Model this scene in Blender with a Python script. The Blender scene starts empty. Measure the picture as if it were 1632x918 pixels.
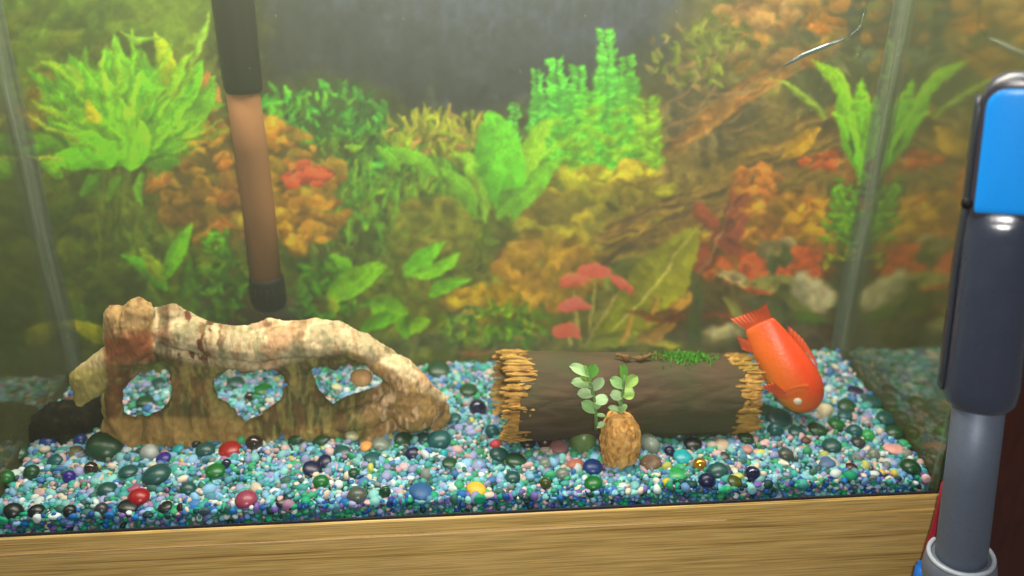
import bpy, bmesh, math, random
import numpy as np
from mathutils import Vector, Matrix

random.seed(7)
rng = np.random.default_rng(11)
scene = bpy.context.scene
C = scene.collection

# ------------------------------------------------------------------ camera
CAM = (-0.0237, -0.5321, 0.4238)
YAW, PITCH, ROLL, F = 0.08784, 0.40707, 0.00990, 1318.5     # F in pixels of a 1632 px wide picture
_f = np.array([math.sin(YAW)*math.cos(PITCH), math.cos(YAW)*math.cos(PITCH), -math.sin(PITCH)])
_r0 = np.array([math.cos(YAW), -math.sin(YAW), 0.0])
_u0 = np.cross(_r0, _f)
_r = math.cos(ROLL)*_r0 + math.sin(ROLL)*_u0
_u = -math.sin(ROLL)*_r0 + math.cos(ROLL)*_u0
cam_d = bpy.data.cameras.new('camera')
cam = bpy.data.objects.new('camera', cam_d)
C.objects.link(cam)
M4 = Matrix(((_r[0], _u[0], -_f[0], CAM[0]), (_r[1], _u[1], -_f[1], CAM[1]), (_r[2], _u[2], -_f[2], CAM[2]), (0, 0, 0, 1)))
cam.matrix_world = M4
cam_d.sensor_width = 36.0
cam_d.lens = F/1632*36.0
cam_d.clip_start = 0.01
cam_d.clip_end = 50
cam_d.dof.use_dof = True
cam_d.dof.focus_distance = 0.65
cam_d.dof.aperture_fstop = 2.4
scene.camera = cam

# ------------------------------------------------------------------ world, lamps, exposure
world = bpy.data.worlds.new('World')
scene.world = world
world.use_nodes = True
bg = world.node_tree.nodes['Background']
bg.inputs['Color'].default_value = (0.95, 0.92, 0.85, 1)
bg.inputs['Strength'].default_value = 0.17

def area(name, loc, target, sx, sy, power, col):
    l = bpy.data.lights.new(name, 'AREA')
    l.shape = 'RECTANGLE'; l.size = sx; l.size_y = sy; l.energy = power; l.color = col
    o = bpy.data.objects.new(name, l); C.objects.link(o)
    o.location = loc
    o.rotation_euler = (Vector(target)-Vector(loc)).to_track_quat('-Z', 'Y').to_euler()
    return o
area('aquarium_hood_lamp', (0, 0.118, 0.72), (0, 0.1181, 0.0), 0.80, 0.12, 12.0, (1.0, 0.94, 0.78))
area('phone_flash', (CAM[0]+0.03, CAM[1]+0.0, CAM[2]+0.02), (0.05, 0.1, 0.05), 0.02, 0.02, 3.2, (1.0, 0.95, 0.88))

scene.render.engine = 'CYCLES'
scene.cycles.use_denoising = True
scene.cycles.max_bounces = 5
scene.cycles.diffuse_bounces = 2
scene.cycles.glossy_bounces = 3
scene.cycles.transparent_max_bounces = 10
scene.cycles.volume_bounces = 0
scene.cycles.use_adaptive_sampling = True
scene.cycles.adaptive_threshold = 0.03
scene.cycles.caustics_reflective = False
scene.cycles.caustics_refractive = False
scene.cycles.sample_clamp_indirect = 4.0
vs = scene.view_settings
vs.view_transform = 'Standard'; vs.look = 'None'; vs.gamma = 1.0; vs.use_curve_mapping = False
vs.exposure = 0.0

# ------------------------------------------------------------------ geometry of the place
TW = 0.38            # half width of the tank
TD = 0.194           # depth of the tank
TH = 0.47            # height of the tank
GZ0, GS = 0.0065, 0.128

def proj(P):
    P = np.asarray(P, float)
    d = P-np.array(CAM)
    z = d@_f
    return 816+F*(d@_r)/z, 459-F*(d@_u)/z, z
def ray(px, py):
    d = _f+_r*((px-816)/F)+_u*((459-py)/F)
    return d
def at(px, py, y):
    d = ray(px, py); t = (y-CAM[1])/d[1]
    return Vector((CAM[0]+d[0]*t, y, CAM[2]+d[2]*t))
def at_gravel(px, py, dz=0.0):
    d = ray(px, py)
    t = (GZ0+dz+GS*CAM[1]-CAM[2])/(d[2]-GS*d[1])
    return Vector((CAM[0]+d[0]*t, CAM[1]+d[1]*t, CAM[2]+d[2]*t))
def mpp(P):          # metres for one photo pixel at P
    return proj(P)[2]/F
def ground(y): return GZ0+GS*y

# ------------------------------------------------------------------ materials
def lin(c):
    c = np.asarray(c, float)/255.0
    return np.where(c <= 0.04045, c/12.92, ((c+0.055)/1.055)**2.4)
def L4(c): return tuple(lin(c))+(1.0,)

def new_mat(name):
    m = bpy.data.materials.new(name); m.use_nodes = True
    nt = m.node_tree
    return m, nt, nt.nodes, nt.links, nt.nodes['Principled BSDF']
def setp(b, **k):
    names = dict(rough='Roughness', metal='Metallic', spec='Specular IOR Level', coat='Coat Weight', coat_rough='Coat Roughness',
                 trans='Transmission Weight', sss='Subsurface Weight', ior='IOR', alpha='Alpha')
    for q, v in k.items(): b.inputs[names[q]].default_value = v
def plain(name, col, **k):
    m, nt, n, l, b = new_mat(name)
    # gentle mottling and fine relief
    tc = n.new('ShaderNodeTexCoord'); nz = n.new('ShaderNodeTexNoise'); nz.inputs['Scale'].default_value = k.pop('scale', 60)
    nz.inputs['Detail'].default_value = 5
    l.new(tc.outputs['Object'], nz.inputs['Vector'])
    mx = n.new('ShaderNodeMix'); mx.data_type = 'RGBA'
    var = k.pop('var', 0.25); bump = k.pop('bump', 0.1)
    a = lin(col); mx.inputs[6].default_value = tuple(a*(1-var))+(1,); mx.inputs[7].default_value = tuple(np.minimum(a*(1+var), 1))+(1,)
    l.new(nz.outputs['Fac'], mx.inputs[0]); l.new(mx.outputs[2], b.inputs['Base Color'])
    bp = n.new('ShaderNodeBump'); bp.inputs['Strength'].default_value = bump; bp.inputs['Distance'].default_value = 0.001
    l.new(nz.outputs['Fac'], bp.inputs['Height']); l.new(bp.outputs['Normal'], b.inputs['Normal'])
    setp(b, **k)
    return m
def attr_mat(name, **k):
    m, nt, n, l, b = new_mat(name)
    at_ = n.new('ShaderNodeAttribute'); at_.attribute_name = 'Col'
    l.new(at_.outputs['Color'], b.inputs['Base Color'])
    setp(b, **k)
    return m
def clear_glass(name, fac=0.04, tint=(1, 1, 1, 1), rough=0.02):
    m = bpy.data.materials.new(name); m.use_nodes = True
    nt = m.node_tree; nt.nodes.clear()
    out = nt.nodes.new('ShaderNodeOutputMaterial'); mix = nt.nodes.new('ShaderNodeMixShader')
    t = nt.nodes.new('ShaderNodeBsdfTransparent'); g = nt.nodes.new('ShaderNodeBsdfGlossy')
    t.inputs['Color'].default_value = tint; g.inputs['Roughness'].default_value = rough
    mix.inputs[0].default_value = fac
    nt.links.new(t.outputs[0], mix.inputs[1]); nt.links.new(g.outputs[0], mix.inputs[2]); nt.links.new(mix.outputs[0], out.inputs['Surface'])
    return m
def ramp_mat(name, stops, scale, detail=6, distort=0.6, stretch=(1, 1, 1), rough=0.7, bump=0.5, dist=0.002, second=None, **k):
    m, nt, n, l, b = new_mat(name)
    tc = n.new('ShaderNodeTexCoord'); mp = n.new('ShaderNodeMapping'); mp.inputs['Scale'].default_value = stretch
    nz = n.new('ShaderNodeTexNoise'); nz.inputs['Scale'].default_value = scale; nz.inputs['Detail'].default_value = detail
    nz.inputs['Distortion'].default_value = distort
    l.new(tc.outputs['Object'], mp.inputs['Vector']); l.new(mp.outputs['Vector'], nz.inputs['Vector'])
    cr = n.new('ShaderNodeValToRGB'); e = cr.color_ramp.elements
    while len(e) > 1: e.remove(e[0])
    e[0].position = stops[0][0]; e[0].color = L4(stops[0][1])
    for p, c in stops[1:]:
        q = e.new(p); q.color = L4(c)
    l.new(nz.outputs['Fac'], cr.inputs['Fac'])
    col = cr.outputs['Color']
    if second:                       # blotches of another tone: (colour, scale, low, high)
        c2, s2, lo, hi = second
        n2 = n.new('ShaderNodeTexNoise'); n2.inputs['Scale'].default_value = s2; n2.inputs['Detail'].default_value = 4
        l.new(tc.outputs['Object'], n2.inputs['Vector'])
        mr = n.new('ShaderNodeMapRange'); mr.inputs['From Min'].default_value = lo; mr.inputs['From Max'].default_value = hi
        l.new(n2.outputs['Fac'], mr.inputs['Value'])
        mx = n.new('ShaderNodeMix'); mx.data_type = 'RGBA'
        l.new(mr.outputs['Result'], mx.inputs[0]); l.new(col, mx.inputs[6]); mx.inputs[7].default_value = L4(c2)
        col = mx.outputs[2]
    l.new(col, b.inputs['Base Color'])
    bp = n.new('ShaderNodeBump'); bp.inputs['Strength'].default_value = bump; bp.inputs['Distance'].default_value = dist
    l.new(nz.outputs['Fac'], bp.inputs['Height']); l.new(bp.outputs['Normal'], b.inputs['Normal'])
    setp(b, rough=rough, **k)
    return m

# ------------------------------------------------------------------ object helpers
def link(name, me, mat=None, parent=None, loc=None, smooth=True):
    o = bpy.data.objects.new(name, me); C.objects.link(o)
    if mat is not None: me.materials.append(mat)
    if parent is not None: o.parent = parent
    if loc is not None: o.location = loc
    if smooth: me.polygons.foreach_set('use_smooth', np.ones(len(me.polygons), bool))
    return o
def np_mesh(name, V, Fc, col=None):
    V = np.asarray(V, np.float32); Fc = np.asarray(Fc, np.int32); k = Fc.shape[1]
    me = bpy.data.meshes.new(name)
    me.vertices.add(len(V)); me.vertices.foreach_set('co', V.ravel())
    me.loops.add(Fc.size); me.loops.foreach_set('vertex_index', Fc.ravel())
    me.polygons.add(len(Fc)); me.polygons.foreach_set('loop_start', np.arange(0, Fc.size, k, dtype=np.int32))
    me.update(calc_edges=True)
    if col is not None:
        a = me.attributes.new('Col', 'FLOAT_COLOR', 'POINT')
        c = np.ones((len(V), 4), np.float32); c[:, :3] = col
        a.data.foreach_set('color', c.ravel())
    return me
def py_mesh(name, V, Fc):
    me = bpy.data.meshes.new(name); me.from_pydata([tuple(v) for v in V], [], Fc); me.update(); return me
def bm_mesh(name, bm):
    bmesh.ops.recalc_face_normals(bm, faces=bm.faces)
    me = bpy.data.meshes.new(name); bm.to_mesh(me); bm.free(); return me
def tag(o, label, cat=None, group=None, kind=None):
    if label: o['label'] = label
    if cat: o['category'] = cat
    if group: o['group'] = group
    if kind: o['kind'] = kind
    return o
def empty(name, loc):
    o = bpy.data.objects.new(name, None); C.objects.link(o); o.location = loc; o.empty_display_size = 0.02
    return o
def box_bm(x0, x1, y0, y1, z0, z1, bev=0.0):
    bm = bmesh.new(); bmesh.ops.create_cube(bm, size=1)
    for v in bm.verts:
        v.co = Vector((x0 if v.co.x < 0 else x1, y0 if v.co.y < 0 else y1, z0 if v.co.z < 0 else z1))
    if bev: bmesh.ops.bevel(bm, geom=bm.edges[:], offset=bev, segments=2, affect='EDGES')
    return bm
def loft(rings, cap=True):
    """rings: list of equal-length point lists"""
    V = []; Fc = []; n = len(rings[0])
    for r in rings: V += [tuple(p) for p in r]
    for i in range(len(rings)-1):
        for j in range(n):
            a = i*n+j; b = i*n+(j+1) % n
            Fc.append((a, b, b+n, a+n))
    if cap:
        Fc.append(tuple(range(n-1, -1, -1))); m = (len(rings)-1)*n; Fc.append(tuple(range(m, m+n)))
    return V, Fc
def tube_pts(path, radii, n=12, ref=Vector((0, 1, 0))):
    rings = []
    for i, p in enumerate(path):
        a = path[max(i-1, 0)]; b = path[min(i+1, len(path)-1)]
        d = (Vector(b)-Vector(a)).normalized()
        s = d.cross(ref); s = s.normalized() if s.length > 1e-6 else Vector((1, 0, 0)); t = s.cross(d)
        r = radii[i]
        rings.append([Vector(p)+s*(math.cos(2*math.pi*j/n)*r)+t*(math.sin(2*math.pi*j/n)*r) for j in range(n)])
    return loft(rings)
def local(pts, o): return [Vector(p)-Vector(o) for p in pts]

# ------------------------------------------------------------------ the room behind
m_wall = ramp_mat('dark_red_brown_wood', [(0.3, (62, 22, 14)), (0.6, (82, 32, 21)), (0.8, (94, 40, 26))], 18, stretch=(6, 1, 1), rough=0.45, bump=0.15)
bm = box_bm(-1.6, 1.6, 0.34, 0.38, -0.8, 1.4)
tag(link('wall', bm_mesh('wall', bm), m_wall, smooth=False), None, kind='structure')

# ------------------------------------------------------------------ the tank
tank = empty('aquarium', (0, TD/2, 0))
tag(tank, 'rectangular glass fish tank with oak-look trim along its bottom edge', 'aquarium')
TO = Vector((0, TD/2, 0))
def tank_part(name, bm, mat, label=None, smooth=False):
    for v in bm.verts: v.co -= TO
    o = link(name, bm_mesh(name, bm), mat, tank, smooth=smooth)
    if label: o['label'] = label
    return o
m_glass = clear_glass('clear_glass', 0.025)
tank_part('front_glass', box_bm(-TW-0.004, TW+0.004, 0.0, 0.004, -0.07, TH), m_glass)
tank_part('back_glass', box_bm(-TW-0.004, TW+0.004, TD, TD+0.004, -0.07, TH), m_glass)
# side panes mirror the inside of the tank, dulled by an olive diffuse mix
ms = bpy.data.materials.new('side_glass_olive'); ms.use_nodes = True
nt = ms.node_tree; nt.nodes.clear()
o_ = nt.nodes.new('ShaderNodeOutputMaterial'); mi = nt.nodes.new('ShaderNodeMixShader'); g_ = nt.nodes.new('ShaderNodeBsdfGlossy'); d_ = nt.nodes.new('ShaderNodeBsdfDiffuse')
g_.inputs['Color'].default_value = (0.66, 0.70, 0.58, 1); g_.inputs['Roughness'].default_value = 0.09
d_.inputs['Color'].default_value = (0.075, 0.080, 0.030, 1); mi.inputs[0].default_value = 0.27
nt.links.new(g_.outputs[0], mi.inputs[1]); nt.links.new(d_.outputs[0], mi.inputs[2]); nt.links.new(mi.outputs[0], o_.inputs['Surface'])
# olive share rises near the gravel, weakening the mirror, with a ragged edge
tcs = nt.nodes.new('ShaderNodeTexCoord'); sps = nt.nodes.new('ShaderNodeSeparateXYZ'); nzs = nt.nodes.new('ShaderNodeTexNoise'); nzs.inputs['Scale'].default_value = 22; nzs.inputs['Detail'].default_value = 5
mas = nt.nodes.new('ShaderNodeMath'); mas.operation = 'MULTIPLY_ADD'; mas.inputs[1].default_value = 0.10
mrs = nt.nodes.new('ShaderNodeMapRange'); mrs.inputs['From Min'].default_value = 0.085; mrs.inputs['From Max'].default_value = 0.16; mrs.inputs['To Min'].default_value = 0.80; mrs.inputs['To Max'].default_value = 0.27
nt.links.new(tcs.outputs['Object'], sps.inputs[0]); nt.links.new(tcs.outputs['Object'], nzs.inputs['Vector']); nt.links.new(nzs.outputs['Fac'], mas.inputs[0]); nt.links.new(sps.outputs['Z'], mas.inputs[2])
nt.links.new(mas.outputs[0], mrs.inputs['Value']); nt.links.new(mrs.outputs['Result'], mi.inputs[0])
for s in (-1, 1):
    x0, x1 = (TW, TW+0.004) if s > 0 else (-TW-0.004, -TW)
    tank_part('side_glass', box_bm(x0, x1, 0.0045, TD-0.0005, -0.07, TH), ms, 'olive-dulled side pane that mirrors the planted poster')
# silicone beads in the corners
m_sil = bpy.data.materials.new('silicone'); m_sil.use_nodes = True
nt = m_sil.node_tree; nt.nodes.clear()
o_ = nt.nodes.new('ShaderNodeOutputMaterial'); mi = nt.nodes.new('ShaderNodeMixShader'); t_ = nt.nodes.new('ShaderNodeBsdfTransparent'); d_ = nt.nodes.new('ShaderNodeBsdfPrincipled')
d_.inputs['Base Color'].default_value = L4((176, 196, 168)); d_.inputs['Roughness'].default_value = 0.35
tcn = nt.nodes.new('ShaderNodeTexCoord'); mpn = nt.nodes.new('ShaderNodeMapping'); mpn.inputs['Scale'].default_value = (260, 260, 8)
nzn = nt.nodes.new('ShaderNodeTexNoise'); nzn.inputs['Scale'].default_value = 1.0
mrn = nt.nodes.new('ShaderNodeMapRange'); mrn.inputs['To Min'].default_value = 0.02; mrn.inputs['To Max'].default_value = 0.20
nt.links.new(tcn.outputs['Object'], mpn.inputs['Vector']); nt.links.new(mpn.outputs['Vector'], nzn.inputs['Vector']); nt.links.new(nzn.outputs['Fac'], mrn.inputs['Value']); nt.links.new(mrn.outputs['Result'], mi.inputs[0])
nt.links.new(t_.outputs[0], mi.inputs[1]); nt.links.new(d_.outputs[0], mi.inputs[2]); nt.links.new(mi.outputs[0], o_.inputs['Surface'])
for sx in (-1, 1):
    for back in (0, 1):
        cx = sx*(TW-0.0006); cy = TD-0.0006 if back else 0.0046
        r = 0.011 if back else 0.006
        pts = []
        for k in range(7):                                  # concave fillet
            a = math.pi/2*k/6
            pts.append((cx-sx*r*(1-math.sin(a)), cy+(-1 if back else 1)*r*(1-math.cos(a))))
        pts.append((cx, cy))
        rings = [[Vector((x+0.0008*math.sin(z*37+sx), y, z))-TO for x, y in pts] for z in np.linspace(0.0, TH-0.005, 24)]
        V, Fc = loft(rings)
        link('silicone_seam', py_mesh('silicone_seam', V, Fc), m_sil, tank)
# front edges of the side panes: pale green strips
m_edge = plain('glass_edge', (126, 176, 158), var=0.2, rough=0.15, scale=30)
m_dark_edge = plain('glass_edge_dark', (40, 86, 78), var=0.2, rough=0.15, scale=30)
for sx in (-1, 1):
    for x0, x1, mm in ((TW+0.0045, TW+0.0068, m_edge), (TW+0.0070, TW+0.0098, m_dark_edge), (TW+0.0100, TW+0.0125, m_edge)):
        a, b = sorted((sx*x0, sx*x1))
        tank_part('glass_edge', box_bm(a, b, 0.0, 0.006, -0.01, TH), mm)
# dark seal under the front pane and the oak-look trim
m_seal = plain('dark_seal', (38, 36, 40), rough=0.4)
tank_part('bottom_seal', box_bm(-TW-0.004, TW+0.004, -0.0018, -0.0003, -0.02, 0.0012), m_seal)

def oak():
    m, nt, n, l, b = new_mat('oak_vinyl')
    tc = n.new('ShaderNodeTexCoord')
    mp = n.new('ShaderNodeMapping'); mp.inputs['Scale'].default_value = (2.6, 30, 300); mp.inputs['Rotation'].default_value = (0, math.radians(1.6), 0)
    l.new(tc.outputs['Object'], mp.inputs['Vector'])
    n1 = n.new('ShaderNodeTexNoise'); n1.inputs['Scale'].default_value = 1.0; n1.inputs['Detail'].default_value = 6; n1.inputs['Distortion'].default_value = 0.35
    l.new(mp.outputs['Vector'], n1.inputs['Vector'])
    mp2 = n.new('ShaderNodeMapping'); mp2.inputs['Scale'].default_value = (18, 60, 1200); mp2.inputs['Rotation'].default_value = (0, math.radians(1.6), 0)
    l.new(tc.outputs['Object'], mp2.inputs['Vector'])
    n2 = n.new('ShaderNodeTexNoise'); n2.inputs['Scale'].default_value = 1.0; n2.inputs['Detail'].default_value = 3
    l.new(mp2.outputs['Vector'], n2.inputs['Vector'])
    cr = n.new('ShaderNodeValToRGB'); e = cr.color_ramp.elements
    e[0].position = 0.30; e[0].color = L4((150, 114, 60)); e[1].position = 0.62; e[1].color = L4((226, 190, 118))
    q = e.new(0.42); q.color = L4((212, 174, 98)); q = e.new(0.50); q.color = L4((224, 188, 112))
    l.new(n1.outputs['Fac'], cr.inputs['Fac'])
    mx = n.new('ShaderNodeMix'); mx.data_type = 'RGBA'; mx.blend_type = 'MULTIPLY'
    mr = n.new('ShaderNodeMapRange'); mr.inputs['From Min'].default_value = 0.35; mr.inputs['From Max'].default_value = 0.6; mr.inputs['To Min'].default_value = 0.45; mr.inputs['To Max'].default_value = 1.0
    l.new(n2.outputs['Fac'], mr.inputs['Value']); mx.inputs[0].default_value = 0.8
    l.new(cr.outputs['Color'], mx.inputs[6]); l.new(mr.outputs['Result'], mx.inputs[7])
    l.new(mx.outputs[2], b.inputs['Base Color'])
    bp = n.new('ShaderNodeBump'); bp.inputs['Strength'].default_value = 0.25; bp.inputs['Distance'].default_value = 0.0006
    l.new(n2.outputs['Fac'], bp.inputs['Height']); l.new(bp.outputs['Normal'], b.inputs['Normal'])
    setp(b, rough=0.42)
    return m
m_oak = oak()
prof = [(-0.0020, -0.0006), (-0.0028, -0.0008), (-0.0036, -0.0020), (-0.0042, -0.0135), (-0.0050, -0.0141), (-0.0054, -0.0150), (-0.0058, -0.115), (-0.0020, -0.115)]
rings = [[Vector((x, y, z))-TO for y, z in prof] for x in (-0.46, -0.2, 0.0, 0.2, TW+0.0005, TW+0.0020)]
rings[-1] = [Vector((TW+0.0020, y*0.9, z))-TO for y, z in prof]
V, Fc = loft(rings)
link('wood_trim', py_mesh('wood_trim', V, Fc), m_oak, tank, smooth=False)
m_line = plain('edge_highlight', (206, 178, 140), rough=0.3, scale=20, var=0.35)  # pale strip stands in for the highlight on the trim step
tank_part('trim_highlight', box_bm(-0.46, 0.20, -0.0058, -0.0048, -0.0150, -0.0144, 0.0002), m_line, 'pale painted highlight along the trim step')

# ------------------------------------------------------------------ the printed poster behind the back pane
SC = 0.66; CX0, CY0, CX1, CY1 = -20, -170, 1500, 650
CWn, CHn = int((CX1-CX0)*SC), int((CY1-CY0)*SC)
gx = np.arange(CWn)/SC+CX0; gy = np.arange(CHn)/SC+CY0
PX, PY = np.meshgrid(gx, gy)
def vnoise(cell, seed, sy=1.0):
    r = np.random.default_rng(seed)
    gw = int((CX1-CX0)/cell)+3; gh = int((CY1-CY0)/(cell*sy))+3
    g = r.random((gh, gw))
    u = (PX-CX0)/cell; v = (PY-CY0)/(cell*sy)
    i = u.astype(int); j = v.astype(int); fu = u-i; fv = v-j
    fu = fu*fu*(3-2*fu); fv = fv*fv*(3-2*fv)
    return (g[j, i]*(1-fu)+g[j, i+1]*fu)*(1-fv)+(g[j+1, i]*(1-fu)+g[j+1, i+1]*fu)*fv
def fbm(cell, seed, oct=4, sy=1.0):
    a = 0; w = 0.5; s = 0
    for k in range(oct):
        a = a+w*vnoise(cell/2**k, seed+k, sy); s += w; w *= 0.55
    return a/s
N_big, N_mid, N_fine = fbm(220, 1), fbm(70, 20), fbm(18, 40, 3)
canvas = np.zeros((CHn, CWn, 3)); owner = np.zeros((CHn, CWn), np.int16)
def fill(mask, col, amt=1.0):
    m = (mask*amt)[..., None]
    canvas[:] = canvas*(1-m)+np.array(col, float)*m
def soft(v, lo, hi): 
    t = np.clip((v-lo)/(hi-lo), 0, 1); return t*t*(3-2*t)
def spot(cx, cy, rx, ry, col, amt=1.0, wob=0.5, pw=(1.25, 0.55)):
    r = np.sqrt(((PX-cx)/rx)**2+((PY-cy)/ry)**2)+wob*(N_mid-0.5)
    fill(1-soft(r, pw[1], pw[0]), col, amt)
# broad grounds of the print
fill(np.ones_like(PX), (84, 92, 40))
spot(760, 20, 480, 210, (38, 42, 47)); spot(860, -60, 400, 160, (54, 60, 76), 0.8)  # blue-grey spot puts the haze at top centre into the print
spot(120, 30, 260, 140, (86, 114, 34)); spot(150, 400, 230, 170, (66, 88, 20)); spot(60, 470, 150, 120, (54, 76, 20))
spot(620, 330, 210, 130, (92, 110, 36)); spot(520, 220, 130, 90, (46, 78, 34)); spot(660, 480, 190, 80, (84, 92, 32))
spot(560, 400, 130, 60, (56, 80, 26)); spot(800, 380, 60, 60, (76, 84, 32))
spot(1150, 260, 260, 150, (104, 88, 42)); spot(1120, 170, 90, 80, (60, 56, 40), 0.8); spot(1240, 40, 170, 100, (98, 88, 46))
spot(1250, 370, 170, 90, (122, 82, 32)); spot(1330, 90, 90, 120, (56, 62, 44), 0.8); spot(1400, 20, 60, 80, (40, 52, 56), 0.7)
spot(1250, 530, 260, 60, (82, 66, 36)); spot(900, 540, 260, 40, (92, 88, 36)); spot(1390, 470, 90, 90, (44, 56, 24), 0.8)
spot(430, 500, 110, 45, (44, 36, 22)); spot(1090, 480, 130, 60, (76, 56, 26), 0.8)
canvas *= (0.82+0.36*fbm(26, 90, 3))[..., None]

_nr = np.random.default_rng(77)
OWN = ['printed_backdrop']; OLAB = ['dim brown-grey water printed behind the plants']
def begin(name, label):
    OWN.append(name); OLAB.append(label); return len(OWN)-1
cur = 0
pr = random.Random(5)
def window(x0, y0, x1, y1, pad=4):
    i0 = max(int((min(x0, x1)-pad-CX0)*SC), 0); i1 = min(int((max(x0, x1)+pad-CX0)*SC)+2, CWn)
    j0 = max(int((min(y0, y1)-pad-CY0)*SC), 0); j1 = min(int((max(y0, y1)+pad-CY0)*SC)+2, CHn)
    return slice(j0, j1), slice(i0, i1)
def put(sl, a, colarr, own=True):
    canvas[sl] = canvas[sl]*(1-a[..., None])+np.clip(colarr, 0, 255)*a[..., None]
    if own and cur: owner[sl][a > 0.5] = cur
def leaf(x0, y0, x1, y1, w, col, curve=0.0, p=0.8, rib=0.12, softn=2.2, amt=1.0, grad=0.18, own=True):
    dx, dy = x1-x0, y1-y0; Ln = math.hypot(dx, dy)
    if Ln < 1: return
    pad = w+abs(curve)*Ln+4
    sl = window(x0, y0, x1, y1, pad)
    X, Y = PX[sl], PY[sl]
    if X.size == 0: return
    t = ((X-x0)*dx+(Y-y0)*dy)/Ln**2
    tc = np.clip(t, 0, 1)
    s = ((X-x0)*-dy+(Y-y0)*dx)/Ln-curve*Ln*4*tc*(1-tc)
    hw = w*np.sin(math.pi*tc**p)**0.75
    a = np.clip((hw-np.abs(s))/softn+0.5, 0, 1)*((t > 0) & (t < 1))*amt
    sh = 1+grad*(s/(w+1e-3))+0.16*(tc-0.5)+0.22*(N_fine[sl]-0.5)
    if rib: sh = sh+rib*np.exp(-(s/1.5)**2)
    put(sl, a, np.array(col, float)*sh[..., None], own)
def blob(cx, cy, rx, ry, col, ang=0.0, wob=0.7, softn=0.35, amt=1.0, own=True, vary=0.5):
    pad = max(rx, ry)*1.5
    sl = window(cx, cy, cx, cy, pad); X, Y = PX[sl]-cx, PY[sl]-cy
    if X.size == 0: return
    c, s = math.cos(ang), math.sin(ang)
    u = (X*c+Y*s)/rx; v = (-X*s+Y*c)/ry
    r = np.sqrt(u*u+v*v)+wob*(N_fine[sl]-0.5)
    a = (1-soft(r, 1-softn, 1+softn*0.5))*amt
    put(sl, a, np.array(col, float)*(1+vary*(N_fine[sl]-0.5)-0.18*v)[..., None], own)
def jit(c, a=0.18):
    k = 1+pr.uniform(-a, a); return (c[0]*k*(1+pr.uniform(-.06, .06)), c[1]*k, c[2]*k*(1+pr.uniform(-.1, .1)))
def inell(cx, cy, rx, ry):
    while True:
        a, b = pr.uniform(-1, 1), pr.uniform(-1, 1)
        if a*a+b*b < 1: return cx+a*rx, cy+b*ry
def bush(cx, cy, rx, ry, n, s0, s1, cols, frill=False, up=True, amt=1.0, flat=0.6):
    for k in range(n):
        x, y = inell(cx, cy, rx, ry); sz = pr.uniform(s0, s1); c = jit(pr.choice(cols))
        q = 0.55+0.45*min(1, k/n*1.4); c = tuple(v*q for v in c)
        if frill: blob(x, y, sz, sz*pr.uniform(0.45, 0.8), c, pr.uniform(-0.5, 0.5), wob=1.1, amt=amt)
        else:
            a = pr.uniform(0, 2*math.pi) if not up else pr.gauss(-math.pi/2, 1.0)
            leaf(x, y, x+math.cos(a)*sz*1.7, y+math.sin(a)*sz*1.7, sz*flat*0.62, c, pr.uniform(-.12, .12), amt=amt)
def feather(x, y0, y1, w0, w1, col, lean=0.0, step=6.5):
    n = int(abs(y1-y0)/step)
    for k in range(n):
        f = k/max(n-1, 1); y = y1+(y0-y1)*f; w = w1+(w0-w1)*f; xc = x+lean*(y1-y)
        for s in (-1, 1):
            for q in range(2):
                leaf(xc, y, xc+s*w*pr.uniform(.6, 1.05), y-w*pr.uniform(0.1, 0.55), 3.6, jit(col, .22), s*0.08, rib=0, softn=2.0, amt=.9)

def filler(n, s0, s1, amt, f0=.55, f1=1.5, ymin=120, own_skip=False):
    for k in range(n):
        x = pr.uniform(0, 1470); y = pr.uniform(ymin, 560)
        if own_skip and 872 < x < 1020 and 405 < y < 560: continue
        if ymin < 100 and 420 < x < 1060 and y < 150: continue
        j_, i_ = int((y-CY0)*SC), int((x-CX0)*SC)
        c = canvas[j_, i_]*pr.uniform(f0, f1); a = pr.uniform(0, 6.28); sz = pr.uniform(s0, s1)
        if pr.random() < .5: leaf(x, y, x+math.cos(a)*sz*2, y+math.sin(a)*sz*2, sz*.4, tuple(c), pr.uniform(-.15, .15), rib=.05, amt=amt, own=False)
        else: blob(x, y, sz, sz*pr.uniform(.4, .9), tuple(c), a, wob=1.0, amt=amt, own=False)
filler(1500, 8, 24, .6, .55, 1.55, 60)
GREEN, LIME, DGREEN = (92, 168, 40), (118, 186, 26), (52, 112, 40)
# --- hazy green foliage behind, on the left
cur = begin('printed_olive_foliage', 'blurred olive foliage on the left of the poster')
bush(150, 380, 120, 110, 170, 12, 26, [(74, 94, 22), (92, 104, 26), (54, 76, 20)], frill=True, amt=.55)
bush(110, 40, 140, 90, 120, 14, 30, [(74, 100, 30), (88, 100, 36), (60, 90, 30)], frill=True, amt=.5)
bush(75, 180, 50, 60, 40, 10, 18, [(150, 120, 30), (120, 110, 34)], frill=True, amt=.5)
for k in range(28):
    x, y = inell(200, 330, 60, 90); leaf(x, y+40, x+pr.uniform(-14, 14), y-30, 3.5, jit((92, 112, 28)), pr.uniform(-.1, .1), rib=0, amt=.6)
bush(300, 400, 110, 90, 130, 10, 22, [(80, 110, 28), (96, 120, 30), (64, 94, 26)], amt=.6)
bush(640, 420, 150, 70, 150, 9, 20, [(88, 112, 32), (104, 120, 34), (70, 100, 30)], amt=.6)
bush(760, 300, 120, 90, 130, 9, 20, [(96, 134, 36), (108, 140, 38), (78, 116, 34)], amt=.7)
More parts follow.
